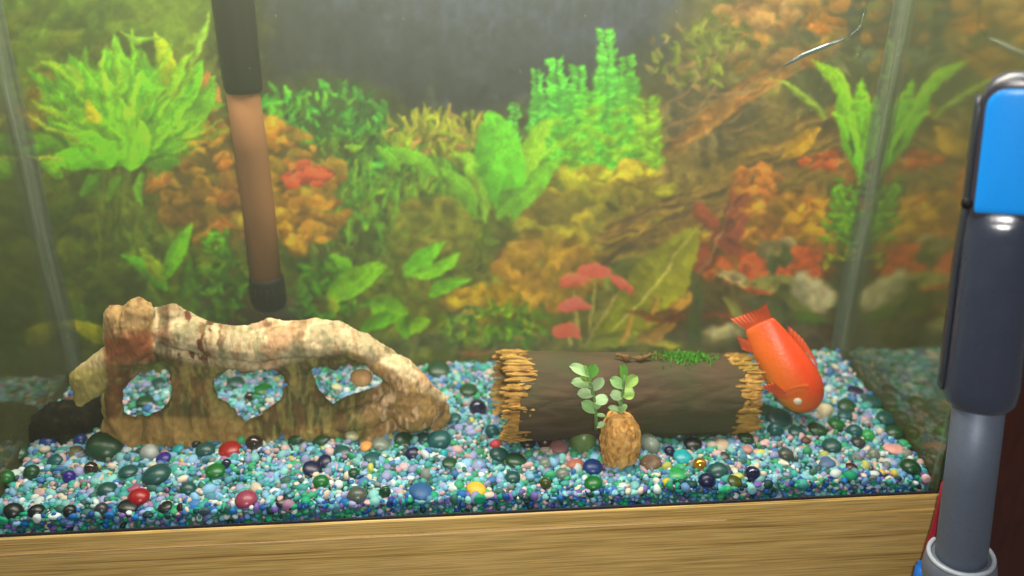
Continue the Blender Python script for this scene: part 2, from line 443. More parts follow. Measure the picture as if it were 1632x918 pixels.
# --- dark green leafy bush
cur = begin('printed_green_bush', 'dark green small-leaved bush right of the filter tube')
bush(530, 225, 95, 85, 210, 9, 17, [(54, 122, 44), (66, 146, 58), (40, 92, 40), (84, 150, 44)])
bush(450, 180, 40, 36, 40, 9, 16, [(66, 156, 66), (80, 160, 50)])
bush(620, 300, 110, 90, 210, 8, 18, [(66, 120, 36), (82, 134, 40), (60, 96, 34), (100, 140, 40)])
for k in range(50):
    x = pr.uniform(480, 760); y = pr.uniform(250, 380); leaf(x, y+pr.uniform(20, 60), x+pr.uniform(-26, 26), y-20, 3.0, jit((86, 140, 44)), pr.uniform(-.15, .15), rib=0, amt=.8)
bush(690, 370, 70, 55, 90, 10, 22, [(104, 112, 36), (120, 116, 40), (92, 100, 34)], frill=True, amt=.6)
# --- yellow-brown sprigs
cur = begin('printed_sprig_bush', 'yellow-brown sprigs at the middle of the poster')
bush(700, 215, 85, 36, 150, 7, 13, [(126, 134, 40), (150, 120, 60), (104, 124, 40), (136, 150, 36)])
for k in range(18):
    x = pr.uniform(640, 770); leaf(x, 215, x+pr.uniform(-22, 22), pr.uniform(160, 182), 3, jit((132, 136, 48)), pr.uniform(-.2, .2), rib=0)
# --- orange bush
cur = begin('printed_orange_bush', 'orange-brown frilly plant behind the filter tube')
spot(385, 290, 150, 105, (84, 66, 24), .85)
bush(385, 285, 150, 100, 190, 11, 22, [(160, 116, 36), (172, 128, 44), (132, 96, 34), (168, 106, 44), (140, 118, 38)], frill=True)
bush(480, 350, 66, 44, 60, 10, 20, [(184, 130, 38), (190, 138, 46), (150, 104, 34)], frill=True)
bush(430, 215, 36, 24, 26, 9, 16, [(208, 142, 50), (190, 130, 40)], frill=True)
bush(485, 280, 28, 17, 18, 9, 15, [(218, 92, 62), (206, 84, 52)], frill=True)
bush(300, 215, 60, 28, 30, 10, 18, [(184, 138, 40), (168, 140, 40)], frill=True)
leaf(338, 178, 330, 112, 17, (172, 116, 56), 0, rib=0)
# --- the big lime plant at the upper left
cur = begin('printed_lime_plant', 'large lime-green bladed plant at the upper left of the poster')
for k in range(70):
    x, y = inell(190, 200, 110, 80); a = math.atan2(y-250, x-210)+pr.gauss(0, .3)
    leaf(x, y, x+math.cos(a)*pr.uniform(40, 80), y+math.sin(a)*pr.uniform(40, 80), pr.uniform(6, 13), jit((84, 146, 26), .25), pr.uniform(-.1, .1), rib=.1, amt=.85)
for (a, b, c, d, w, col, cv) in [
    (215, 245, 70, 262, 26, (100, 186, 22), .05), (200, 215, 92, 130, 24, (112, 180, 28), -.05), (180, 190, 62, 92, 14, (120, 160, 32), .08),
    (215, 200, 128, 100, 22, (106, 180, 30), -.06), (190, 160, 184, 55, 12, (112, 178, 34), .04), (235, 190, 222, 110, 17, (98, 182, 34), .03),
    (275, 152, 246, 50, 17, (146, 176, 18), .02), (230, 235, 325, 92, 18, (100, 184, 28), .08), (300, 110, 334, 14, 6, (124, 168, 70), .05),
    (225, 240, 330, 150, 20, (112, 192, 26), -.05), (215, 225, 150, 160, 18, (116, 200, 22), .04), (205, 260, 90, 212, 16, (104, 180, 26), .05),
    (160, 225, 44, 186, 4.5, (144, 172, 60), -.06), (100, 255, 42, 244, 4, (150, 176, 60), -.05), (96, 285, 58, 255, 11, (104, 164, 22), .0),
    (205, 270, 215, 180, 24, (114, 204, 18), .02), (180, 265, 130, 205, 22, (108, 198, 20), -.04), (222, 245, 200, 170, 16, (124, 206, 30), .04)]:
    leaf(a, b, c, d, w, col, cv, softn=3)
for k in range(60):
    x, y = inell(205, 190, 100, 75); a = math.atan2(y-270, x-205)+pr.gauss(0, .25); Ln = pr.uniform(40, 90)
    leaf(x, y, x+math.cos(a)*Ln, y+math.sin(a)*Ln, pr.uniform(2.5, 6.5), jit(pr.choice([(112, 178, 24), (92, 160, 26), (132, 190, 36), (76, 130, 24)]), .2), pr.uniform(-.12, .12), rib=.06, amt=.75)
leaf(152, 196, 140, 158, 12, (196, 200, 14), 0, rib=0, softn=4)
leaf(290, 190, 345, 120, 14, (96, 160, 40), .1); leaf(255, 60, 192, 52, 5, (120, 170, 60), -.1, rib=0)
# --- fir-like plants
cur = begin('printed_feathery_plant', 'feathery bluish-green stems rising at the middle of the poster')
for (x, y0, y1, w0, w1, c, le) in [(965, 50, 250, 15, 38, (78, 172, 76), 0), (888, 95, 270, 15, 34, (74, 172, 72), 0), (856, 112, 250, 11, 24, (72, 160, 74), 0),
        (918, 104, 270, 12, 30, (70, 160, 66), 0), (1000, 92, 250, 14, 34, (76, 160, 60), 0), (940, 150, 285, 24, 40, (80, 170, 56), 0),
        (1030, 160, 270, 24, 34, (112, 164, 40), 0), (985, 180, 290, 24, 40, (78, 160, 50), 0), (900, 180, 290, 26, 40, (84, 166, 52), 0), (818, 168, 230, 8, 14, (70, 156, 66), 0)]:
    blob((x+x), 0, 1, 1, c)
    blob(x, (y0+y1)/2+20, w1*.8, (y1-y0)*.45, tuple(v*.72 for v in c), 0, wob=.5)
    feather(x, y0, y1, w0, w1, c, le)
for k in range(60):
    x, y = inell(960, 225, 95, 55); blob(x, y, 12, 7, jit((118, 172, 40), .2), pr.uniform(-.4, .4), wob=1.1, amt=.6)
# --- yellow mossy mass and ochre mounds
cur = begin('printed_mossy_rock', 'mustard mossy mound printed right of the middle')
bush(940, 335, 115, 70, 150, 16, 34, [(150, 140, 36), (166, 150, 40), (128, 116, 36), (112, 100, 36)], frill=True, amt=.85)
bush(980, 285, 80, 18, 50, 10, 22, [(160, 156, 40), (172, 160, 44)], frill=True)
bush(1010, 310, 60, 24, 30, 10, 20, [(150, 142, 40), (126, 110, 40)], frill=True)
bush(870, 430, 75, 50, 90, 16, 30, [(164, 128, 40), (156, 114, 42), (146, 108, 42)], frill=True, amt=.85)
bush(770, 480, 55, 24, 40, 12, 24, [(172, 142, 24), (160, 126, 24)], frill=True)
# --- driftwood
cur = begin('printed_driftwood', 'brown streaked driftwood printed at the right')
for k in range(170):
    f = pr.random(); x = 930+f*400; y = 400-f*190+pr.uniform(-50, 60)*(0.5+f*.5); Ln = pr.uniform(50, 150)
    leaf(x, y, x+Ln, y-Ln*pr.uniform(.16, .42), pr.uniform(2.5, 8), jit(pr.choice([(112, 84, 40), (92, 68, 34), (128, 98, 48), (72, 56, 30), (132, 106, 44)])), pr.uniform(-.05, .05), rib=0, amt=.8, p=1)
for k in range(50):
    f = pr.random(); x = 1040+f*230; y = 240-f*150+pr.uniform(-16, 16); Ln = pr.uniform(60, 110)
    leaf(x, y, x+Ln, y-Ln*.52, pr.uniform(3, 7), jit(pr.choice([(132, 86, 40), (112, 72, 38), (140, 98, 50)])), pr.uniform(-.04, .04), rib=0, amt=.8, p=1)
for k in range(26):
    x, y = inell(1100, 190, 80, 60); leaf(x, y, x+pr.uniform(40, 110), y-pr.uniform(-10, 70), 2.2, jit((118, 92, 60)), pr.uniform(-.1, .1), rib=0, amt=.7)
# --- brown twiggy foliage at the top right
cur = begin('printed_twiggy_foliage', 'brown-orange twiggy foliage at the top right of the poster')
bush(1230, 30, 120, 80, 130, 9, 22, [(122, 96, 56), (140, 100, 60), (96, 96, 44), (150, 100, 44)], frill=True, amt=.7)
bush(1100, 95, 70, 50, 90, 8, 15, [(102, 116, 48), (124, 104, 60), (96, 112, 40)], amt=.85)
bush(1150, 60, 50, 30, 40, 8, 14, [(104, 116, 50), (90, 104, 44)], amt=.8)
bush(1240, 10, 60, 30, 26, 10, 20, [(160, 118, 70), (150, 104, 60)], frill=True, amt=.8)
bush(1310, 35, 26, 14, 12, 8, 14, [(172, 106, 36)], frill=True)
bush(1420, 20, 50, 110, 60, 10, 24, [(88, 92, 40), (100, 84, 40), (124, 90, 40)], frill=True, amt=.6)
# --- orange shrubs on the right
cur = begin('printed_orange_shrub', 'orange and rust shrub at the right of the poster')
bush(1250, 370, 85, 60, 150, 12, 24, [(164, 100, 38), (152, 84, 34), (172, 120, 40), (134, 86, 34)], frill=True)
bush(1290, 350, 36, 34, 30, 10, 20, [(190, 132, 30), (176, 112, 30)], frill=True)
bush(1205, 285, 36, 24, 26, 10, 18, [(194, 112, 48), (204, 124, 50)], frill=True)
bush(1312, 256, 30, 12, 14, 8, 14, [(180, 82, 36)], frill=True)
bush(1380, 280, 40, 40, 30, 10, 20, [(130, 76, 34), (120, 84, 34)], frill=True, amt=.7)
leaf(1245, 246, 1310, 202, 14, (172, 126, 34), .05); leaf(1330, 300, 1400, 330, 16, (150, 96, 34), .1)
bush(1220, 430, 100, 26, 60, 9, 18, [(172, 78, 36), (160, 76, 36)], frill=True, amt=.8)
bush(1262, 425, 40, 30, 40, 10, 20, [(196, 84, 40), (184, 90, 42)], frill=True, amt=.85)
# a red patch that the right pane mirrors beside the handle
_d = ray(1492, 440); _t = (TD+.0055-CAM[1])/_d[1]; _m = proj((2*TW-(CAM[0]+_d[0]*_t), TD+.0055, CAM[2]+_d[2]*_t))
bush(_m[0], _m[1]-10, 34, 30, 50, 10, 20, [(206, 84, 44), (196, 92, 46)], frill=True, amt=.9)
# --- maroon plant
cur = begin('printed_maroon_plant', 'dark maroon leafy stem printed above the log')
for (a, b, c, d, w) in [(1130, 395, 1076, 420, 20), (1135, 390, 1190, 340, 18), (1145, 365, 1110, 320, 14), (1160, 350, 1172, 300, 12), (1130, 400, 1110, 440, 14), (1170, 330, 1196, 306, 10), (1150, 380, 1182, 400, 14)]:
    leaf(a, b, c, d, w, jit((124, 58, 40), .12), pr.uniform(-.08, .08), rib=.2)
leaf(1100, 460, 1170, 310, 1.8, (150, 104, 70), .04, rib=0)
# --- lime plant on the right
cur = begin('printed_lime_sprout', 'bright lime bladed plant beside the right seam')
for (a, b, c, d, w, col, cv) in [
    (1350, 190, 1296, 92, 13, (124, 178, 30), .12), (1345, 235, 1330, 130, 17, (112, 176, 32), .1), (1390, 250, 1372, 118, 18, (108, 176, 26), -.06),
    (1370, 270, 1326, 178, 16, (118, 184, 36), .06), (1375, 265, 1395, 150, 16, (112, 182, 28), .04), (1372, 280, 1352, 160, 13, (122, 188, 30), -.05),
    (1320, 192, 1222, 124, 5, (126, 160, 66), .08), (1380, 300, 1330, 190, 12, (98, 166, 30), .05), (1400, 200, 1420, 60, 12, (106, 140, 40), .03),
    (1365, 320, 1340, 330, 10, (112, 180, 24), 0), (1405, 260, 1440, 160, 16, (104, 168, 30), .05), (1410, 290, 1446, 230, 16, (96, 160, 34), .05), (1360, 250, 1352, 210, 4, (40, 70, 20), 0)]:
    leaf(a, b, c, d, w, col, cv, softn=3)
bush(1352, 345, 34, 55, 70, 10, 18, [(112, 176, 20), (100, 160, 24), (84, 134, 24)], up=False)
bush(1335, 395, 24, 20, 20, 9, 15, [(150, 146, 24), (126, 140, 24)], up=False)
bush(1380, 400, 26, 60, 40, 9, 16, [(76, 116, 24), (88, 130, 30)], up=False, amt=.8)
# --- big sword leaves in the middle
cur = begin('printed_sword_plant', 'broad green sword leaves at the centre of the poster')
for (a, b, c, d, w, col, cv) in [
    (806, 345, 880, 186, 21, (112, 164, 40), -.05), (812, 350, 900, 250, 17, (92, 156, 44), -.08), (790, 330, 722, 236, 13, (110, 160, 50), .12),
    (760, 350, 700, 262, 14, (90, 146, 42), .08), (700, 280, 622, 232, 15, (96, 156, 40), .05), (800, 340, 782, 172, 41, (84, 168, 40), .02),
    (790, 345, 850, 300, 16, (84, 140, 44), -.1), (770, 360, 742, 260, 8, (104, 150, 50), .1), (640, 268, 600, 230, 10, (90, 150, 40), .0)]:
    leaf(a, b, c, d, w, col, cv, softn=3, p=1.0)
# --- yellow-green clump low centre
cur = begin('printed_broad_leaf_clump', 'lime broad-leaved clump low at the centre left of the poster')
bush(520, 470, 60, 55, 80, 9, 17, [(62, 124, 32), (52, 104, 30), (76, 134, 30)], amt=.9)
for (a, b, c, d, w, col, cv) in [
    (560, 428, 524, 408, 11, (92, 158, 32), .05), (520, 480, 618, 425, 22, (104, 164, 30), -.06), (536, 500, 520, 470, 10, (120, 140, 36), .05),
    (590, 475, 650, 500, 19, (98, 158, 30), .1), (645, 446, 706, 388, 17, (92, 170, 22), -.06), (652, 444, 730, 402, 12, (104, 172, 26), .1),
    (680, 474, 748, 444, 11, (94, 160, 24), -.08), (575, 528, 632, 502, 13, (84, 150, 26), -.08), (634, 522, 684, 510, 15, (110, 160, 30), .08), (640, 500, 652, 540, 12, (84, 140, 26), .1)]:
    leaf(a, b, c, d, w, col, cv, softn=2.5)
# --- small bladed plant over the rock ornament
cur = begin('printed_small_sprout', 'three-bladed light green sprout printed above the rock ornament')
for (a, b, c, d, w, col, cv) in [(270, 462, 190, 408, 11, (84, 152, 34), .05), (268, 446, 224, 396, 12, (124, 152, 26), -.04), (266, 446, 304, 358, 16, (100, 172, 30), -.04), (285, 490, 305, 410, 8, (60, 104, 30), .05)]:
    leaf(a, b, c, d, w, col, cv)
bush(350, 388, 24, 16, 16, 9, 15, [(92, 158, 26), (76, 136, 26)], up=False)
bush(355, 450, 45, 45, 70, 8, 16, [(64, 112, 28), (80, 128, 30), (48, 90, 24)], up=False)
bush(330, 505, 50, 18, 26, 9, 16, [(70, 116, 26)], up=False, amt=.8)
leaf(176, 546, 100, 512, 15, (152, 152, 22), .08); leaf(165, 560, 112, 540, 6, (60, 70, 20), 0)
# --- low green groundcover
cur = begin('printed_ground_cover', 'low green ground cover printed left of the log')
bush(790, 518, 95, 28, 130, 7, 13, [(84, 130, 28), (100, 144, 30), (66, 106, 26), (116, 136, 30)], up=False)
bush(660, 550, 90, 14, 40, 8, 14, [(66, 84, 28), (78, 90, 30)], up=False, amt=.7)
# --- broad veined leaf
cur = begin('printed_veined_leaf', 'broad olive leaf with a pale midrib printed above the log')
leaf(955, 545, 1112, 362, 46, (128, 128, 30), .04, p=1.0, rib=0, softn=3)
for k in range(9):
    f = .2+k*.08; x, y = 955+157*f, 545-183*f
    leaf(x, y, x-26, y-34, 1.6, (148, 146, 50), 0, rib=0, amt=.5); leaf(x, y, x+34, y+8, 1.6, (148, 146, 50), 0, rib=0, amt=.5)
leaf(950, 552, 1108, 366, 2.6, (182, 176, 92), .03, rib=0)
leaf(940, 545, 990, 480, 14, (116, 120, 28), .05); leaf(920, 548, 1060, 520, 12, (112, 118, 28), .04); leaf(1010, 528, 1090, 552, 7, (160, 156, 44), .05)
for (a, b, c, d, w) in [(1010, 540, 1080, 505, 10), (1060, 500, 1100, 462, 8), (1030, 520, 1045, 470, 6), (985, 552, 1010, 500, 5)]:
    leaf(a, b, c, d, w, jit((156, 118, 48)), .08)
for k in range(12): 
    x = pr.uniform(990, 1180); leaf(x, pr.uniform(495, 512), x+pr.uniform(30, 70), pr.uniform(490, 515), 5, jit((98, 48, 28)), 0, rib=0, amt=.8)
for x in (1098, 1106, 1114): leaf(x, 555, x+pr.uniform(-4, 6), 430, 3.5, (50, 76, 40), .02, rib=0, amt=.8)
# --- mushrooms
cur = begin('printed_mushrooms', 'coral red mushrooms printed above the log')
for (x0, y0, x1, y1) in [(938, 548, 948, 440), (922, 552, 920, 490), (905, 555, 903, 532), (930, 552, 985, 460), (918, 540, 915, 455)]:
    leaf(x0, y0, x1, y1, 3.4, (150, 138, 72), .02, p=1, rib=0)
def cap(cx, cy, w, h, ang, col):
    sl = window(cx-w, cy-w, cx+w, cy+w); X, Y = PX[sl]-cx, PY[sl]-cy
    c, s = math.cos(ang), math.sin(ang); u = X*c+Y*s; v = -X*s+Y*c
    top = np.sqrt((u/w)**2+(np.minimum(v, 0)/h)**2+(np.maximum(v, 0)/(h*.38))**2)+.12*(N_fine[sl]-.5)
    a = 1-soft(top, .88, 1.04)
    put(sl, a, np.array(col, float)*(1-.22*(v/h)+.3*(N_fine[sl]-.5))[..., None])
for q in [(948, 434, 28, 17, 0), (916, 450, 25, 15, -.15), (988, 452, 26, 13, .75), (918, 490, 27, 18, 0), (902, 530, 25, 19, .05)]:
    cap(*q, jit((208, 88, 74), .06))
# --- pale stones and curled root
cur = begin('printed_pale_root', 'pale curled root with grey stone printed above the goldfish')
for (a, b, c, d, w, col) in [(1140, 440, 1200, 456, 10, (190, 170, 116)), (1180, 452, 1290, 462, 13, (140, 136, 70)), (1150, 470, 1190, 520, 8, (124, 124, 56)), (1190, 480, 1260, 500, 18, (70, 74, 34)), (1240, 455, 1300, 500, 20, (92, 96, 48))]:
    leaf(a, b, c, d, w, col, -.05, p=1, rib=0)
blob(1160, 440, 20, 9, (158, 138, 92), .3); blob(1298, 468, 44, 27, (186, 172, 130), .5, wob=.4); blob(1278, 455, 20, 24, (172, 164, 124), .2, wob=.4)
blob(1290, 505, 34, 10, (72, 96, 30), .1); blob(1225, 400, 24, 16, (116, 104, 62), .2); blob(1228, 420, 14, 22, (60, 72, 38), 0); blob(1255, 385, 16, 9, (166, 148, 104), 0); blob(1250, 410, 16, 20, (66, 76, 38), .2)
blob(1165, 525, 42, 15, (184, 168, 116), -.1, wob=.8); blob(1160, 545, 50, 10, (96, 88, 48), 0, wob=.9)
cur = begin('printed_root_strip', 'thin brown root printed left of the log')
leaf(720, 556, 800, 562, 4, (128, 80, 42), 0, rib=0)
cur = 0
bush(1360, 540, 70, 20, 40, 8, 16, [(84, 54, 34), (70, 46, 28)], frill=True, amt=.7)
cur = 0
filler(1300, 5, 13, .32, .6, 1.35, 30, True)
# soft printing and grain
_wx = (fbm(34, 500, 3)-.5)*15+(fbm(9, 520, 2)-.5)*5; _wy = (fbm(34, 540, 3)-.5)*15+(fbm(9, 560, 2)-.5)*5
_ji = np.clip((np.arange(CHn)[:, None]+_wy*SC), 0, CHn-1).astype(int); _ii = np.clip((np.arange(CWn)[None]+_wx*SC), 0, CWn-1).astype(int)
canvas = canvas[_ji, _ii]; owner = owner[_ji, _ii]
for ax in (0, 1):
    canvas = (np.roll(canvas, 1, ax)+2*canvas+np.roll(canvas, -1, ax))/4
canvas *= (0.80+0.40*fbm(13, 300, 3))[..., None]
canvas *= 1+(_nr.random(canvas.shape)-.5)*.16
_gray = canvas.mean(-1, keepdims=True); canvas = _gray+(canvas-_gray)*1.12
_R, _G, _B = canvas[..., 0], canvas[..., 1], canvas[..., 2]
_g = soft((_G-np.maximum(_R*.95, _B))/(_G+1), 0, .25); _o = soft((_R-_G*1.15)/(_R+1), 0, .25)
canvas = np.clip(np.stack([_R*(1+.03*_g-.01*_o), _G*(1-.02*_g+.06*_o), _B*(1-.32*_g)], -1), 0, 255)
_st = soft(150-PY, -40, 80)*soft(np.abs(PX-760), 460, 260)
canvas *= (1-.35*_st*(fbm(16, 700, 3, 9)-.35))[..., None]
canvas = np.clip(canvas, 0, 255)
_gray = canvas.mean(-1, keepdims=True); canvas = _gray+(canvas-_gray)*1.0
canvas = np.clip(canvas, 0, 255)

GAIN = 1.5
NX, NZ = 820, 440
pz0, pz1 = -0.005, TH
xs = np.linspace(-TW-0.002, TW+0.002, NX+1); zs = np.linspace(pz0, pz1, NZ+1)
YP = TD+0.0055
GXv, GZv = np.meshgrid(xs, zs)
Pw = np.stack([GXv, np.full_like(GXv, YP), GZv], -1).reshape(-1, 3)
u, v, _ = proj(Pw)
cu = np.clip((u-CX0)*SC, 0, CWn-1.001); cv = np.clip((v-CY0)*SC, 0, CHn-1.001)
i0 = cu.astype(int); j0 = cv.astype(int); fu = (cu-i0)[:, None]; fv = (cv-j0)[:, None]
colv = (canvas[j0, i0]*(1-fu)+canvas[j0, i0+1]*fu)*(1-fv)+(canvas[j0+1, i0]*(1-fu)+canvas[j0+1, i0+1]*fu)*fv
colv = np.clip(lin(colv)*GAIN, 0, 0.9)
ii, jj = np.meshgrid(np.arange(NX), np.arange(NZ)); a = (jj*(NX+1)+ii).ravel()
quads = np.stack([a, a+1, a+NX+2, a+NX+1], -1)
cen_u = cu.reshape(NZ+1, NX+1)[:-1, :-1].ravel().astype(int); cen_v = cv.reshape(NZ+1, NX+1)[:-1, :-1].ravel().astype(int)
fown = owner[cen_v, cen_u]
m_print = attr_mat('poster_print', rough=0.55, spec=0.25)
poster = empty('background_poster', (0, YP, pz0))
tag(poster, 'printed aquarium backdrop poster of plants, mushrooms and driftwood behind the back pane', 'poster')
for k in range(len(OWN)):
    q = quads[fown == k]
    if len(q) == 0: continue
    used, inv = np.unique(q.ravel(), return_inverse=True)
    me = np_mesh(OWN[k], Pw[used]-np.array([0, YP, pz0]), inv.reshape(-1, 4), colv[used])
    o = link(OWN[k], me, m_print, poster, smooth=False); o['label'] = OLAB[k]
bm = box_bm(-TW-0.003, TW+0.003, 0.0006, 0.0014, -0.001, pz1-pz0+0.001)
link('backing_sheet', bm_mesh('backing_sheet', bm), plain('poster_back', (60, 60, 56), rough=.8), poster, smooth=False)

# ------------------------------------------------------------------ gravel
def ico(sub):
    bm = bmesh.new(); bmesh.ops.create_icosphere(bm, subdivisions=sub, radius=1)
    V = np.array([v.co[:] for v in bm.verts]); Fc = np.array([[v.index for v in f.verts] for f in bm.faces]); bm.free(); return V, Fc
bed_n = (60, 24)
bx = np.linspace(-TW+0.001, TW-0.001, bed_n[0]); by = np.linspace(0.0055, TD-0.001, bed_n[1])
by[0] = by[1] = 0.0105
V = [(x, y, -0.03 if j == 0 else ground(y)-0.0035+0.001*math.sin(x*90)*math.cos(y*120)) for j, y in enumerate(by) for x in bx]
Fc = [(j*bed_n[0]+i, j*bed_n[0]+i+1, (j+1)*bed_n[0]+i+1, (j+1)*bed_n[0]+i) for j in range(bed_n[1]-1) for i in range(bed_n[0]-1)]
tag(link('gravel_bed', py_mesh('gravel_bed', V, Fc), plain('bed', (50, 96, 92), rough=.9, scale=300)), None, kind='structure')

PAL = [((38, 152, 140), 14), ((128, 192, 184), 16), ((34, 96, 164), 7), ((126, 174, 206), 14), ((152, 146, 190), 11), ((212, 160, 158), 7), ((220, 194, 166), 8),
       ((214, 220, 214), 6), ((10, 82, 56), 7), ((24, 40, 50), 2.5), ((16, 150, 84), 9), ((196, 186, 60), 1.0), ((64, 130, 150), 8), ((160, 96, 130), 2), ((120, 112, 100), 3)]
pc = lin(np.array([p[0] for p in PAL])); pw = np.array([p[1] for p in PAL], float); pw /= pw.sum()
pts = []
sp = 0.0046
for layer in range(2):
    nx = int(2*TW/sp); ny = int((TD-0.008)/(sp*.87))
    for j in range(ny):
        for i in range(nx):
            x = -TW+0.004+(i+.5*(j % 2)+.5*layer)*sp+rng.uniform(-.4, .4)*sp; y = 0.0085+(j+.5*layer)*sp*.87+rng.uniform(-.35, .35)*sp
            if abs(x) > TW-0.003 or y > TD-0.003: continue
            hump = 0.0016*math.sin(x*61+1.3)*math.sin(y*83+x*22)
            pts.append((x, y, ground(y)-0.0012*layer+hump+rng.uniform(-.0012, .0012), 0))
for z in np.arange(-0.0105, 0.0075, 0.0030):              # stones pressed against the front pane
    for x in np.arange(-TW+0.003, TW-0.003, 0.0046):
        pts.append((x+rng.uniform(-.0016, .0016), 0.0082+rng.uniform(0, .0012), z+rng.uniform(-.0016, .0016), 1))
pts = np.array(pts); n = len(pts)
bV, bF = ico(2)
nv = len(bV)
rad = np.clip(rng.lognormal(math.log(0.0024), 0.34, n), 0.0015, 0.0046)
front = pts[:, 3] > .5
rad[front] = np.clip(rad[front], .0016, .0028)
# directional lumps make each stone uneven
dirs = rng.normal(size=(n, 4, 3)); dirs /= np.linalg.norm(dirs, axis=2, keepdims=True)
amp = rng.uniform(-.42, .30, (n, 4))
d = np.einsum('nkc,vc->nkv', dirs, bV)
rr = 1+(amp[:, :, None]*np.clip(d, 0, 1)**2).sum(1)
scl = rng.uniform(.62, 1.35, (n, 3)); scl[:, 2] *= .85
ang = rng.uniform(0, 2*math.pi, n); tl = rng.normal(0, .35, n)
Vn = bV[None]*rr[:, :, None]*scl[:, None, :]*rad[:, None, None]
ca, sa = np.cos(ang)[:, None], np.sin(ang)[:, None]; ct, st = np.cos(tl)[:, None], np.sin(tl)[:, None]
x1 = Vn[..., 0]*ca-Vn[..., 1]*sa; y1 = Vn[..., 0]*sa+Vn[..., 1]*ca
y2 = y1*ct-Vn[..., 2]*st; z2 = y1*st+Vn[..., 2]*ct
Vn = np.stack([x1, y2, z2], -1)+pts[:, None, :3]
Vn[..., 1] = np.maximum(Vn[..., 1], 0.0052)
ci = rng.choice(len(PAL), n, p=pw)
# blue and green gather along the pane, paler stones on top
sat = lin(np.array([(20, 104, 176), (10, 140, 100), (24, 70, 140), (20, 150, 110), (100, 150, 200), (110, 90, 160), (14, 60, 60)]))
cols = pc[ci]*rng.uniform(.85, 1.25, (n, 1)); cols = (cols*.88+.12*lin((150, 196, 200)))*np.array([.88, .94, .98])
near = front | (pts[:, 1] < .014)
sw = near & (rng.random(n) < .5)
cols[sw] = sat[rng.integers(0, len(sat), sw.sum())]*rng.uniform(.8, 1.2, (sw.sum(), 1))
V = Vn.reshape(-1, 3); Fc = (bF[None]+(np.arange(n)*nv)[:, None, None]).reshape(-1, 3)
me = np_mesh('gravel', V, Fc, np.repeat(np.clip(cols, 0, .85), nv, 0))
m_grav = attr_mat('gravel_paint', rough=.55, spec=.3, sss=.0)
tag(link('gravel', me, m_grav, smooth=False), 'loose blue, green, pink and white aquarium gravel covering the tank floor', 'gravel', kind='stuff')

# ------------------------------------------------------------------ sculpting helpers
from mathutils import noise as mnoise
def fused(name, spheres, voxel, smooth_it=4, noise_amp=0.0, noise_sc=60, amp2=0.0, sc2=220):
    """one continuous skin round many overlapping lumps (centre, radii)"""
    sV, sF = ico(2)
    V = []; Fc = []; k = 0
    for c, r in spheres:
        V.append(sV*np.array(r)+np.array(c)); Fc.append(sF+k); k += len(sV)
    me = np_mesh(name+'_lumps', np.concatenate(V), np.concatenate(Fc))
    tmp = bpy.data.objects.new('tmp', me); C.objects.link(tmp)
    md = tmp.modifiers.new('r', 'REMESH'); md.mode = 'VOXEL'; md.voxel_size = voxel
    ms_ = tmp.modifiers.new('s', 'SMOOTH'); ms_.iterations = smooth_it; ms_.factor = .5
    dg = bpy.context.evaluated_depsgraph_get(); dg.update()
    out = bpy.data.meshes.new_from_object(tmp.evaluated_get(dg))
    bpy.data.objects.remove(tmp); bpy.data.meshes.remove(me)
    out.name = name
    if noise_amp:
        nv = len(out.vertices); co = np.empty(nv*3, np.float32); out.vertices.foreach_get('co', co); co = co.reshape(-1, 3)
        no = np.empty(nv*3, np.float32); out.vertices.foreach_get('normal', no); no = no.reshape(-1, 3)
        dsp = np.array([noise_amp*mnoise.fractal(Vector(p)*noise_sc, 1.0, 2.0, 3)+(amp2*mnoise.turbulence(Vector((p[0]*sc2*2.2, p[1]*sc2, p[2]*sc2*.5)), 3, True) if amp2 else 0) for p in co.tolist()])
        co += no*dsp[:, None]; out.vertices.foreach_set('co', co.ravel().astype(np.float32)); out.update()
    return out
def coords(me):
    co = np.empty(len(me.vertices)*3, np.float32); me.vertices.foreach_get('co', co); return co.reshape(-1, 3)
def paint(me, fn):
    co = coords(me); c = np.ones((len(co), 4), np.float32)
    c[:, :3] = np.clip(fn(co), 0, .9)
    a_ = me.attributes.new('Col', 'FLOAT_COLOR', 'POINT'); a_.data.foreach_set('color', c.ravel())
def chain(path, step=0.35):
    """path of (px, py, y, r_px, depth_factor): lumps strung along it"""
    out = []
    for (a, b) in zip(path[:-1], path[1:]):
        n_ = max(2, int(math.hypot(b[0]-a[0], b[1]-a[1])/(step*max(4, min(a[3], b[3]))))+1)
        for k in range(n_+1):
            f = k/n_; q = [a[i]*(1-f)+b[i]*f for i in range(5)]
            P = at(q[0], q[1], q[2]); r = q[3]*mpp(P)
            out.append((tuple(P), (r, r*q[4], r)))
    return out
def shift(me, o):
    co = coords(me)-np.array(o, np.float32); me.vertices.foreach_set('co', co.ravel()); me.update()
def nz3(co, sc, seed=0.0, oct=3):
    return np.array([mnoise.fractal(Vector((p[0]*sc[0]+seed, p[1]*sc[1]+seed, p[2]*sc[2])), 1.0, 2.0, oct) for p in co.tolist()])*.5+.5
def mixc(a, b, f): return a*(1-f[:, None])+b*f[:, None]

